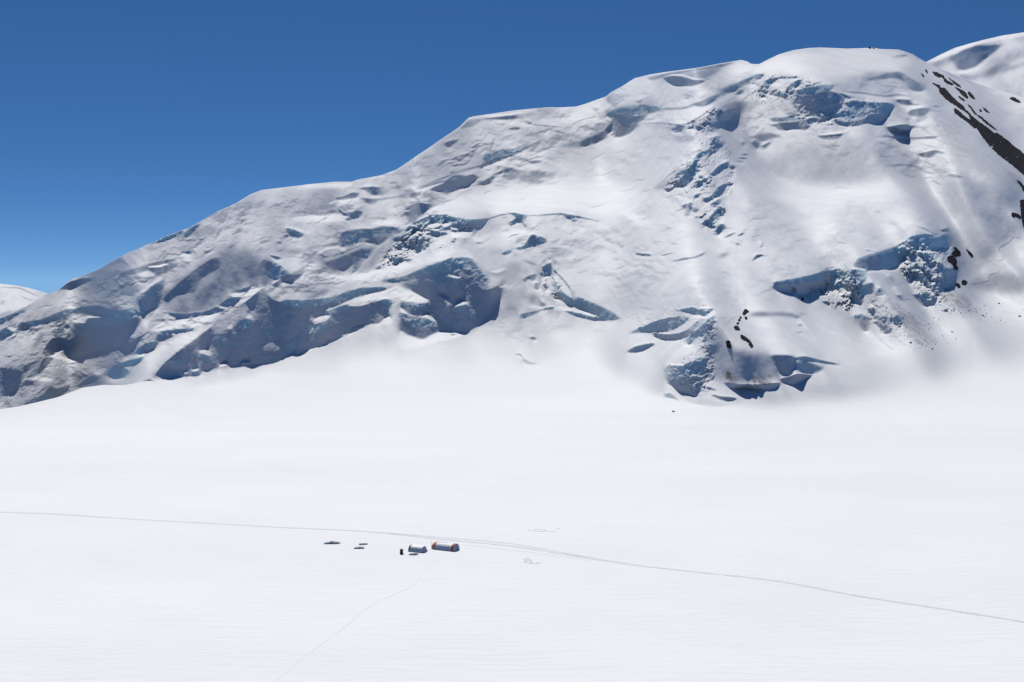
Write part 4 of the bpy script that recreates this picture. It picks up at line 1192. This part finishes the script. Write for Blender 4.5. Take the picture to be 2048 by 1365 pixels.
def bil(A, u, v):
    x = np.clip((np.asarray(u, float) - U0) / STEP, 0, NU - 1.001); y = np.clip((np.asarray(v, float) - V0) / STEP, 0, NV - 1.001)
    j = x.astype(int); i = y.astype(int); fx = x - j; fy = y - i
    return (A[i, j] * (1 - fx) + A[i, j + 1] * fx) * (1 - fy) + (A[i + 1, j] * (1 - fx) + A[i + 1, j + 1] * fx) * fy

def sstep(x):
    x = np.clip(x, 0, 1); return x * x * (3 - 2 * x)

def gz(x, y):
    """gentle wind-built undulation of the snowfield"""
    return 1.7 * (.16 * np.sin(x * .041 + y * .013 + 1.3) + .14 * np.sin(x * -.017 + y * .052 + .4)
            + .10 * np.sin(x * .083 + y * -.031 + 2.2) + .05 * np.sin(x * .11 + y * .13))

# ------------------------------------------------------------------ terrain
TONE, ICE, RB, RD, ALPHA = build_relief()
dirt = np.zeros((NV, NU))
for h, p in parse(DIRT):
    r = patch_mask(h, p)
    if r: dirt[r[0]] = np.maximum(dirt[r[0]], r[1] * r[2])

jump = .25 * sstep((300 - GU) / 170)
Bv = np.where(GU < 300, lerp_curve(FOOT, GU), 762 + 104 * sstep((GU - 300) / 130))   # snowfield / mountain seam
LR = RB + RD + jump[None, :] * (VV < 890)

NR = 560
t = np.linspace(0, 1, NR)[:, None]
botv = np.where(GU < 300, Bv + 22 * sstep((310 - GU) / 30), Bv) + 3
Vm = skyv[None, :] + (botv - skyv)[None, :] * t
Um = np.tile(GU, (NR, 1))
lr = bil(LR, Um, Vm)
below = np.clip(Vm - Bv[None, :], 0, None)
lr = lr + np.where(GU[None, :] >= 290, below * .0004, 0)
seam_r = bil(RB, GU, Bv)[None, :]                       # keep the foot of the slope behind the brink of the field
lr = np.where((GU[None, :] < 312) & (Vm > Bv[None, :] - 6), np.maximum(lr, seam_r + .002 * sstep((312 - GU[None, :]) / 20)), lr)
X, Y, Z = place(Um, Vm, np.exp(lr))
# far side of the crest: roll over and drop away
bx, by, bz = [], [], []
hx, hy, _ = ray(GU, skyv)
for k, (dr, dz) in enumerate([(900, 520), (420, 200), (190, 70), (80, 22), (30, 5), (9, .8)]):
    bx.append(X[0] + hx * dr); by.append(Y[0] + hy * dr); bz.append(Z[0] - dz)
nb = len(bx)
X = np.vstack([np.array(bx), X]); Y = np.vstack([np.array(by), Y]); Z = np.vstack([np.array(bz), Z])
pad0 = lambda A: np.vstack([np.zeros((nb, NU)), A])
me = grid_mesh('mountain', X, Y, Z, attrs={'ice': pad0(bil(ICE, Um, Vm)), 'dirt': pad0(bil(dirt, Um, Vm)),
                                          'fld': pad0(sstep((Vm - foots[None, :] + 90) / 230))})
tag(link('mountain', me, M_MTN), 'glaciated snow mountain with ice cliffs and crevasses behind the flat snowfield', 'mountain', kind='structure')

def terr(u, v):
    return float(np.exp(bil(LR, u, v)))

# snowfield
pu = np.concatenate([np.linspace(-5200, -260, 60)[:-1], np.arange(-260, 2321, 6.0), np.linspace(2320, 7200, 60)[1:]])
pb = np.interp(pu, GU, Bv)
rows = np.concatenate([np.linspace(0, 1, 60)[:-1] ** 1.0, ])
Vp = [pb + (905 - pb) * s for s in np.linspace(0, 1, 90)[:-1]]
Vp += [np.full_like(pb, v) for v in np.arange(905, 1420, 4.0)] + [np.full_like(pb, v) for v in np.geomspace(1425, 9000, 40)]
Vp = np.array(Vp); Up = np.tile(pu, (len(Vp), 1))
hx, hy, tt = ray(Up, Vp)
col_t = ray(np.clip(Up, U0, U1), Vp)[2]
rr = np.where(Vp < 905, np.exp(bil(RB, np.clip(Up, U0, U1), np.minimum(Vp, 904.9))), -CAMH / np.where(tt > -.01, -.01, tt))
Xp, Yp = hx * rr, hy * rr
Zp = CAMH + tt * rr
Zp = Zp + gz(Xp, Yp) * np.clip((Vp - 880) / 60, 0, 1)
# the far edge of the field on the left is a rounded brink that falls away behind
brx, bry, brz = [], [], []
for dr, dz in [(420, 150), (160, 55), (60, 16), (20, 3.5), (6, .6)]:
    w = sstep((310 - pu) / 80)
    brx.append(Xp[0] + hx[0] * dr * w); bry.append(Yp[0] + hy[0] * dr * w); brz.append(Zp[0] - dz * w - (1 - w) * dr * .001)
Xp = np.vstack([np.array(brx), Xp]); Yp = np.vstack([np.array(bry), Yp]); Zp = np.vstack([np.array(brz), Zp])
tag(link('ground', grid_mesh('snowfield', Xp, Yp, Zp, attrs={'fld': np.ones_like(Xp)}), M_FIELD), 'flat white snowfield in front of the mountain', 'snowfield', kind='structure')

# ------------------------------------------------------------------ distant summits
def far_hill(name, sky, foot, rfoot, alpha, patches, u0, u1, label, seed):
    us = np.arange(u0, u1, 1.5); sv = lerp_curve(np.array(sky, float), us); fv = lerp_curve(np.array(foot, float), us)
    vs = np.arange(sv.min() - 6, fv.max() + 6, 1.5)
    global U0, V0, NU, NV
    keep = U0, V0, NU, NV
    U0, V0, NU, NV = us[0], vs[0], len(us), len(vs)
    tone = np.full((NV, NU), 186.)
    for h, p in parse(patches):
        r = patch_mask(h, p)
        if r: tone[r[0]] += r[1] * (r[2] - tone[r[0]])
    U_, V_ = np.meshgrid(us, vs); T_ = ray(U_, V_)[2]; ph = np.arctan(T_)
    al = tone_alpha(tone) + 2.2 * noise_field(NV, NU, 1.5, lo=2, sy=1.6, seed=seed, ang=.5, hi=60)
    e = np.degrees(ph)
    def run(a):
        a = np.radians(np.maximum(a, e + 5)); return np.clip(np.cos(a) * (1 + T_ * T_) / (np.sin(a) - np.cos(a) * T_), -.4, 9)
    s0 = run(np.full_like(e, alpha)); st = run(al)
    dphi = np.zeros_like(ph); dphi[:-1] = ph[:-1] - ph[1:]; dphi[-1] = dphi[-2]
    base = np.log(rfoot) + np.cumsum((s0 * dphi)[::-1], 0)[::-1]
    on = sstep((V_ - sv[None] + 1.5) / 3); edge = sstep((U_ - us[0]) / 20) * sstep((us[-1] - U_) / 20)
    gv = -(st - s0) * dphi * on; gv[-1] = 0
    want = np.sin(np.radians(SUN_E - np.clip(al, -5, 80)))
    D = relax(U_, V_, base, gv, want, on * edge, np.ones_like(ph), on, .02 * np.ones_like(ph), 90)
    n = 160; t = np.linspace(0, 1, n)[:, None]
    Vm = sv[None] + (fv - sv)[None] * t; Um = np.tile(us, (n, 1))
    lr = bil(base + D, Um, Vm)
    X, Y, Z = place(Um, Vm, np.exp(lr)); hx, hy, _ = ray(us, sv)
    b = [(X[0] + hx * d, Y[0] + hy * d, Z[0] - z) for d, z in [(900, 400), (300, 90), (80, 12), (20, 1.5)]]
    X = np.vstack([np.array([q[0] for q in b]), X]); Y = np.vstack([np.array([q[1] for q in b]), Y]); Z = np.vstack([np.array([q[2] for q in b]), Z])
    z0 = np.zeros_like(X)
    me = grid_mesh(name, X, Y, Z, attrs={'ice': z0, 'dirt': z0})
    U0, V0, NU, NV = keep
    tag(link(name, me, M_MTN), label, 'mountain', kind='structure')

far_hill('distant_peak', [(1780,165),(1852,124.5),(1880,110),(1909,96.6),(1938,88),(1968,80),(2004,71.7),(2048,65),(2330,35)],
  [(1780,260),(2330,420)], 6500, 27, FAR_R, 1780, 2330, 'snow summit rising behind the right shoulder of the mountain', 61)
far_hill('distant_hill', [(-300,590),(-100,572),(0,568),(30,571),(60,577),(93,587),(140,600),(220,630)],
  [(-300,840),(0,720),(220,700)], 3000, 22, FAR_L, -300, 220, 'low snow hill beyond the left end of the mountain', 62)

# ------------------------------------------------------------------ rock outcrops
def rock(pts, label, group=None, lift=1.6, seed=0):
    P = smooth_poly(pts, n=3)
    P = jitter(P, .9)
    a = P.min(0) - 3; b = P.max(0) + 3
    st = .8
    us = np.arange(a[0], b[0], st); vs = np.arange(a[1], b[1], st)
    m = raster(P, us[0], vs[0], len(us), len(vs), st, 2)
    n1 = noise_field(len(vs) + 40, len(us) + 40, 1.0, lo=1.2, hi=14, seed=seed)[:len(vs), :len(us)]
    m = gblur(m, .7) + .16 * n1 * (gblur(m, 1.5) > .08)
    st_ = noise_field(len(vs) + 40, len(us) + 40, 1.4, lo=1.6, sx=.28, sy=2.0, ang=.72, hi=40, seed=seed + 500)[:len(vs), :len(us)]
    m = m - .30 * np.clip(st_ - .35, 0, 1.6)
    U_, V_ = np.meshgrid(us, vs)
    r = np.exp(bil(LR, U_, V_))
    h = np.clip((m - .35) * 1.6, -.6, 1) * lift * (1 + .35 * n1) 
    X, Y, Z = place(U_, V_, r - h)
    k = (m[:-1, :-1] + m[1:, :-1] + m[:-1, 1:] + m[1:, 1:]) / 4 > .3
    k &= (V_[:-1, :-1] > np.interp(U_[:-1, :-1], GU, skyv) + .5)
    if k.sum() < 2: return
    o = link('rock_outcrop', grid_mesh('rock_outcrop', X, Y, Z, keep=k), M_ROCK, smooth=False)
    return tag(o, label, 'rock outcrop', group)

def tilepts(x0, y0, s, txt):
    return [tuple(float(q) / s + o for q, o in zip(c.split(','), (x0, y0))) for c in txt.split()]

sd = 100
for ln in ROCKS.strip().splitlines():
    ln = ln.strip()
    if ln[0] == '@':
        x0, y0, s = map(float, ln[1:].split()); continue
    lab, gp, pts = [q.strip() for q in ln.split('|')]
    sd += 1
    rock(tilepts(x0, y0, s, pts), lab, gp or None, 1.6, sd)

# ------------------------------------------------------------------ ice boulders
def boulder_mesh(seed, n=2):
    g = random.Random(seed); bm = bmesh.new()
    bmesh.ops.create_icosphere(bm, subdivisions=n, radius=1)
    ax = [Vector((g.uniform(-1, 1), g.uniform(-1, 1), g.uniform(-1, 1))).normalized() for _ in range(9)]
    lim = [g.uniform(.55, .85) for _ in ax]
    for v in bm.verts:
        for a_, l_ in zip(ax, lim):
            d = v.co.dot(a_)
            if d > l_: v.co -= a_ * (d - l_)
        v.co *= 1 + g.uniform(-.05, .05)
    me = bpy.data.meshes.new('ice_boulder'); bm.to_mesh(me); bm.free(); me.materials.append(M_ICE); return me
BM = [boulder_mesh(k) for k in range(6)]
def boulder(u, v, wpx, label, group, k=0):
    r = terr(u, v); sz = wpx * r / FPX * .5
    o = bpy.data.objects.new('ice_boulder', BM[k % 6]); COL.objects.link(o)
    x, y, z = place(u, v + wpx * .18, terr(u, v + wpx * .18))
    o.location = (x, y, z + sz * .25); o.scale = (sz, sz * .9, sz * .72); o.rotation_euler = (0, 0, k * 1.7)
    return tag(o, label, 'ice boulder', group)

# ------------------------------------------------------------------ tracks
def ribbon(name, pts, wpx, mat, label, cat='track', kind='structure', zo=.03, wob=.0, seed=0):
    P = smooth_poly(pts, False, 10)
    g = np.array([ground(u, v) for u, v in P])
    d = np.gradient(g, axis=0); d /= np.linalg.norm(d, axis=1)[:, None]
    n = np.stack([-d[:, 1], d[:, 0]], 1)
    rs = np.random.default_rng(seed)
    w = wpx * (1 + wob * rs.normal(size=len(g)))[:, None] * .5
    w[0] *= .1; w[-1] *= .1
    A, B = g + n * w, g - n * w
    X = np.stack([A[:, 0], B[:, 0]], 1); Y = np.stack([A[:, 1], B[:, 1]], 1)
    Z = gz(X, Y) * 1.0 + zo
    o = link(name, grid_mesh(name, X, Y, Z), mat)
    return tag(o, label, cat, kind=kind)
# ------------------------------------------------------------------ debris
BIG = [(1891.5,620,8,'largest pale ice boulder on the snow right of the serac wall',None),
       (1965.5,631,7,'pale ice boulder at the right among the scattered debris',None),
       (1864,697.5,6,'single ice boulder lowest below the debris fan',None),
       (1821,685,6,'grey ice boulder at the lower edge of the debris fan',None),
       (1347,823,7,'ice boulder alone on the snow below the broken ice corner',None),
       (2039,632,7,'low grey boulder nearest the right edge of the debris field',None),
       (1998,607,6,'dark boulder high on the right of the debris field',None)]
for k, (u, v, w_, l, g) in enumerate(BIG): boulder(u, v, w_, l, g, k)
SM = [(1881,610),(1884,621),(1896,626),(1903,621),(1917,620),(1926,632),(1932,615),(1940,615),(1947,616),(1958,618),(1969,620),
      (1980,620),(2007,606),(2008,624),(2047,620),(2000,637),(1983,634),(1961,639),(1940,633),(1921,626),(1925,626),(1937,612),
      (1891,595),(1877,588),(1926,633),(1970,632),(1993,645),(2011,646),(2001,641),(1955,660),(1845,690),(1838,688),(1852,683),(1870,688)]
rg = random.Random(5)
for _ in range(46):
    a = rg.random(); SM.append((1770 + a * 120 + rg.uniform(-25, 25), 600 + a * 70 + rg.uniform(-14, 22)))
for _ in range(30):
    SM.append((rg.uniform(1870, 1975), rg.uniform(596, 628)))
for k, (u, v) in enumerate(SM):
    boulder(u, v, rg.uniform(1.8, 4.2), 'small ice chunk strewn on the snow below the serac wall', 'ice chunks scattered below the serac wall', k)

for u, v, w_, l in [(1739, 94.5, 6, 'small dark rock breaking the snow crest at the very summit'), (1747, 95.5, 4, 'smallest dark rock just right of the summit rock')]:
    o = boulder(u, v + 1.5, w_, l, None, 3); o.name = 'summit_rock'; o['category'] = 'rock'; o.data = o.data.copy(); o.data.materials[0] = M_ROCK

# ------------------------------------------------------------------ tracks on the snowfield
main = [(-60,1023),(0,1026),(150,1032),(350,1043),(500,1049.5),(650,1058.5),(750,1067),(860,1077.5),(960,1086.5),(1030,1094.5),(1150,1113),
        (1260,1128),(1420,1148),(1560,1165),(1700,1188),(1850,1210),(2048,1242),(2200,1268)]
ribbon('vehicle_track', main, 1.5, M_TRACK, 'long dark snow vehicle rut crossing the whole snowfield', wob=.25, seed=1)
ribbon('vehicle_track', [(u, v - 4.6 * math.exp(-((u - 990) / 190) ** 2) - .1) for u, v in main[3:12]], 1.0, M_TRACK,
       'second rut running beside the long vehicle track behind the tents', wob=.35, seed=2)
ribbon('vehicle_track', [(900,1087),(980,1096),(1040,1103.5),(1100,1111),(1180,1122)], .5, M_FAINT, 'faint rut right of the orange banded tent', wob=.4, seed=3)
ribbon('ski_track', [(872,1112),(850,1140),(825,1168),(770,1195),(725,1222),(690,1252),(640,1290),(590,1325),(545,1365),(500,1400)], .55, M_FAINT,
       'winding ski track from the tents toward the bottom edge', wob=.3, seed=4)
for k, (pts, l) in enumerate([([(1056,1063),(1062,1064.5),(1075,1066),(1100,1066),(1112,1067)], 'scuffed snow line right of the mast behind the track'),
                 ([(1068,1061.5),(1080,1062),(1092,1063.5)], 'short upper scuff in the snow behind the track'),
                 ([(1112,1060.8),(1117,1061),(1122,1061)], 'short dash of scuffed snow at the right of the scuffs'),
                 ([(1049,1119),(1052,1124),(1050,1127),(1060,1128),(1070,1130),(1080,1127)], 'looped footprints in the snow below the track'),
                 ([(1054,1117),(1059,1121),(1063,1127)], 'short footprint trail joining the looped footprints')]):
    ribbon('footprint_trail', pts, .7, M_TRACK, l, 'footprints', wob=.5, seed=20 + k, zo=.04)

# ------------------------------------------------------------------ camp
def frame_at(u, v):
    x, y = ground(u, v); return x, y, float(gz(x, y))

def arch_profile(w, h, n=18):
    out = []
    for i in range(n + 1):
        a = math.pi * i / n
        out.append((-math.cos(a) * w / 2, math.sin(a) ** .9 * h))
    return out

def tunnel(name, x0, x1, w, h, mat, parent, nseg=10, sag=0.0, cap=None):
    """arched fabric skin along local x, draped slightly between hoops"""
    bm = bmesh.new(); pr = arch_profile(w, h); rows = []
    for k in range(nseg + 1):
        f = k / nseg; x = x0 + (x1 - x0) * f
        s = 1 - sag * abs(math.sin(f * math.pi * 4)) 
        rows.append([bm.verts.new((x, y * s, z * s)) for y, z in pr])
    for a, b in zip(rows[:-1], rows[1:]):
        for i in range(len(pr) - 1): bm.faces.new((a[i], b[i], b[i + 1], a[i + 1]))
    bmesh.ops.recalc_face_normals(bm, faces=bm.faces)
    me = bpy.data.meshes.new(name); bm.to_mesh(me); bm.free()
    return link(name, me, mat, parent)

def end_wall(name, x, bulge, w, h, mat, parent):
    bm = bmesh.new(); pr = arch_profile(w, h, 18); n = 5; rings = []
    for k in range(n):
        f = 1 - k / n
        rings.append([bm.verts.new((x + bulge * (1 - f * f) ** .5, y * f, z * f + h * .0)) for y, z in pr])
    c = bm.verts.new((x + bulge, 0, 0))
    for a, b in zip(rings[:-1], rings[1:]):
        for i in range(len(pr) - 1): bm.faces.new((a[i], b[i], b[i + 1], a[i + 1]))
    for i in range(len(pr) - 1): bm.faces.new((rings[-1][i], c, rings[-1][i + 1]))
    bmesh.ops.recalc_face_normals(bm, faces=bm.faces)
    me = bpy.data.meshes.new(name); bm.to_mesh(me); bm.free()
    return link(name, me, mat, parent)

def lump(name, pts, mat, parent=None, seed=0, sub=2):
    """one mesh of softened lumps: list of (x,y,z,rx,ry,rz)"""
    bm = bmesh.new(); g = random.Random(seed)
    for x, y, z, a, b, c in pts:
        r = bmesh.ops.create_icosphere(bm, subdivisions=sub, radius=1)
        for v in r['verts']:
            q = 1 + g.uniform(-.12, .12); v.co = Vector((x + v.co.x * a * q, y + v.co.y * b * q, z + v.co.z * c * q))
    me = bpy.data.meshes.new(name); bm.to_mesh(me); bm.free()
    return link(name, me, mat, parent)

def box(bm, x0, x1, y0, y1, z0, z1, tx=1., ty=1.):
    cx, cy = (x0 + x1) / 2, (y0 + y1) / 2
    v = [bm.verts.new((x, y, z0)) for x, y in ((x0, y0), (x1, y0), (x1, y1), (x0, y1))]
    t = [bm.verts.new((cx + (x - cx) * tx, cy + (y - cy) * ty, z1)) for x, y in ((x0, y0), (x1, y0), (x1, y1), (x0, y1))]
    bm.faces.new(v[::-1]); bm.faces.new(t)
    for i in range(4): bm.faces.new((v[i], v[(i + 1) % 4], t[(i + 1) % 4], t[i]))

def done(name, bm, mat, parent=None, bev=0.0):
    if bev: bmesh.ops.bevel(bm, geom=bm.edges[:], offset=bev, segments=2, affect='EDGES')
    bmesh.ops.recalc_face_normals(bm, faces=bm.faces)
    me = bpy.data.meshes.new(name); bm.to_mesh(me); bm.free()
    return link(name, me, mat, parent, smooth=False)

def empty(name, u, v, rz, label, cat, group=None):
    o = bpy.data.objects.new(name, None); COL.objects.link(o)
    o.location = frame_at(u, v); o.rotation_euler = (0, 0, rz); o.empty_display_size = .5
    return tag(o, label, cat, group)

# large tent: axis runs to the right and toward the camera
t1 = empty('tunnel_tent', 891, 1099, math.radians(-31), 'longer tunnel tent with orange red bands near both ends', 'tent')
Lh, Wd, Hh = 4.3, 3.9, 2.25
tunnel('tent_skin', -Lh + 1.25, Lh - 1.05, Wd, Hh, M_FABRIC, t1, 16, .02)
tunnel('orange_band', Lh - 1.05, Lh - .05, Wd * 1.02, Hh * 1.03, M_ORANGE, t1, 2)
b2 = tunnel('orange_band', -Lh + .75, -Lh + 1.25, Wd * 1.02, Hh * 1.03, M_ORANGE, t1, 2)
tag(tunnel('orange_band', -Lh, -Lh + .75, Wd * .98, Hh * .97, M_PALEOR, t1, 2), 'faded pale orange band at the far end')
ew = end_wall('end_wall', Lh - .05, .45, Wd * .97, Hh * .98, M_FABRIC, t1)
bm = bmesh.new(); box(bm, Lh + .40, Lh + .46, -.24, .24, .35, 1.35); done('door_opening', bm, M_GREY, ew)
end_wall('end_wall', -Lh, -.4, Wd * .95, Hh * .95, M_PALEOR, t1)
g = random.Random(3)
lump('snow_cover', [(g.uniform(-2.7, 1.6), g.uniform(-.1, .5), Hh - .03, g.uniform(.2, .5), g.uniform(.2, .4), g.uniform(.08, .16)) for _ in range(11)], M_SNOWCAP, t1, 4)
for s in (-1, 1):
    bm = bmesh.new(); box(bm, -Lh + .2, Lh + .05, s * Wd / 2 - .14, s * Wd / 2 + .16, -.05, .16, 1, .4); done('ground_flap', bm, M_GREY if s < 0 else M_SNOWCAP, t1)

# smaller tent
t2 = empty('tunnel_tent', 835, 1102, math.radians(-28), 'shorter plain grey white tunnel tent left of the banded one', 'tent')
L2, W2, H2 = 2.6, 3.2, 1.95
tunnel('tent_skin', -L2 + .5, L2 - .5, W2, H2, M_FABRIC, t2, 10, .02)
tag(tunnel('end_band', -L2, -L2 + .5, W2 * 1.02, H2 * 1.02, M_GREY, t2, 2), 'dark band at the far end')
tunnel('end_band', L2 - .5, L2, W2 * 1.01, H2 * 1.01, M_FABRIC, t2, 2)
end_wall('end_wall', L2, .5, W2 * .98, H2 * .98, M_SNOWCAP, t2)
end_wall('end_wall', -L2, -.3, W2 * .96, H2 * .96, M_GREY, t2)
lump('snow_bank', [(-1.6 + .55 * k, 1.5 + .1 * math.sin(k), .1, .7, .5, .3 + .1 * math.sin(k * 2)) for k in range(8)], M_SNOWCAP, t2, 8)

# dark upright shelter
ps = empty('toilet_shelter', 803, 1106.5, math.radians(12), 'small dark upright shelter with flared top left of the shorter tent', 'shelter')
bm = bmesh.new(); box(bm, -.55, .55, -.5, .5, -.05, 1.25, .78, .8); done('shelter_wall', bm, M_DARK, ps, .03)
bm = bmesh.new(); box(bm, -.45, .45, -.42, .42, 1.25, 1.5, 1.25, 1.2); done('shelter_top', bm, M_DARK, ps, .03)
bm = bmesh.new(); box(bm, -.42, .42, -.4, .4, 1.5, 1.68, .6, .6); done('shelter_cap', bm, M_DARK, ps, .03)

# mast
def pole(name, r, h, parent):
    bm = bmesh.new(); bmesh.ops.create_cone(bm, cap_ends=True, segments=10, radius1=r, radius2=r * .7, depth=h)
    bmesh.ops.translate(bm, verts=bm.verts, vec=(0, 0, h / 2 - .05)); return done(name, bm, M_POLE, parent)
mt = empty('antenna_mast', 862.5, 1093.5, 0, 'thin grey mast standing between the two tents', 'mast')
pole('mast_pole', .05, 2.1, mt)
bm = bmesh.new(); box(bm, -.14, .14, -.14, .14, -.04, .09); done('mast_base', bm, M_POLE, mt, .01)

# low snow wall rims; dark lumps put in for their shaded side
def add_berm(u, v, spec, label, seed):
    o = empty('snow_berm', u, v, 0, label, 'gear cache')
    lump('shaded_berm', [(x, y, z, a, b, c) for x, y, z, a, b, c in spec], M_BERM, o, seed)
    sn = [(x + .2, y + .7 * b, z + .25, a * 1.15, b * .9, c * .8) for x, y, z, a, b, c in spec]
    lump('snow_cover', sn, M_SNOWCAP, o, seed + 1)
add_berm(663, 1088.5, [(-1.9, 0, .1, .8, .6, .25), (-1.0, .2, .22, .9, .7, .42), (0, .4, .3, 1.1, .8, .55), (1.2, .2, .25, 1.0, .7, .45), (2.1, .1, .1, .6, .5, .25)],
      'largest low snow berm with dark shaded side, far left', 31)
add_berm(724, 1090.5, [(-.5, 0, .12, .6, .5, .25), (.5, .2, .12, .7, .5, .25), (1.3, .3, .1, .4, .4, .2)], 'smaller dark sided snow berm behind the other left one', 33)
add_berm(718, 1097.5, [(-1.1, 0, .1, .7, .5, .22), (-.1, .2, .2, .8, .6, .35), (.9, .2, .15, .6, .5, .28)], 'dark sided snow berm nearer the camera, left of the dark shelter', 35)
add_berm(827, 1108.2, [(-.9, 0, .12, .7, .5, .25), (0, -.1, .2, .8, .6, .32), (.8, .1, .12, .6, .5, .25)], 'dark sided snow berm in front of the shorter tent', 37)
# ------------------------------------------------------------------ camera, light, sky
cd = bpy.data.cameras.new('camera'); cam = bpy.data.objects.new('camera', cd); COL.objects.link(cam)
cd.lens = 50; cd.sensor_width = 36; cd.clip_start = 1; cd.clip_end = 60000
cam.location = (0, 0, CAMH); cam.rotation_euler = (math.pi / 2 - PITCH, 0, 0); SC.camera = cam

w = bpy.data.worlds.new('World'); SC.world = w; w.use_nodes = True
nt = w.node_tree; bg = nt.nodes['Background']
sk = nt.nodes.new('ShaderNodeTexSky'); sk.sky_type = 'NISHITA'; sk.sun_disc = False
sk.sun_elevation = math.radians(SUN_E); sk.sun_rotation = math.radians(SUN_A)
sk.altitude = 3200; sk.air_density = SKY_AIR; sk.dust_density = SKY_DUST; sk.ozone_density = SKY_OZ
tc = nt.nodes.new('ShaderNodeTexCoord'); sp = nt.nodes.new('ShaderNodeSeparateXYZ'); cb = nt.nodes.new('ShaderNodeCombineXYZ')
def wmath(op, x, y):                                    # raises the sky lookup: visible band darker, overall fill stronger
    m = nt.nodes.new('ShaderNodeMath'); m.operation = op
    for i, q in enumerate((x, y)):
        if isinstance(q, (int, float)): m.inputs[i].default_value = q
        else: nt.links.new(q, m.inputs[i])
    return m.outputs[0]
nt.links.new(tc.outputs['Generated'], sp.inputs[0])
z = wmath('ADD', wmath('MULTIPLY', wmath('POWER', wmath('MAXIMUM', sp.outputs[2], 0.0), SKY_POW), SKY_MUL), SKY_LIFT)
nt.links.new(sp.outputs[0], cb.inputs[0]); nt.links.new(sp.outputs[1], cb.inputs[1]); nt.links.new(z, cb.inputs[2])
vn = nt.nodes.new('ShaderNodeVectorMath'); vn.operation = 'NORMALIZE'
nt.links.new(cb.outputs[0], vn.inputs[0]); nt.links.new(vn.outputs[0], sk.inputs[0])
hs = nt.nodes.new('ShaderNodeHueSaturation'); hs.inputs['Saturation'].default_value = SKY_SAT; hs.inputs['Value'].default_value = 1.0
nt.links.new(sk.outputs[0], hs.inputs['Color']); nt.links.new(hs.outputs[0], bg.inputs[0]); bg.inputs[1].default_value = SKY_S

sl = bpy.data.lights.new('sun', 'SUN'); so = bpy.data.objects.new('sun', sl); COL.objects.link(so)
sl.energy = SUN_S; sl.angle = math.radians(.53); sl.color = (1.0, .915, .825)
az, el = math.radians(SUN_A), math.radians(SUN_E)
dirv = Vector((math.sin(az) * math.cos(el), math.cos(az) * math.cos(el), math.sin(el)))
so.rotation_euler = dirv.to_track_quat('Z', 'Y').to_euler(); so.location = dirv * 3000 + Vector((0, 1500, 0))
SC.view_settings.view_transform = 'Standard'; SC.view_settings.look = 'None'
SC.view_settings.exposure = 0; SC.view_settings.gamma = 1
SC.render.engine = 'CYCLES'; SC.cycles.max_bounces = 8; SC.cycles.diffuse_bounces = NB
SC.cycles.use_denoising = True; SC.cycles.sample_clamp_indirect = .2
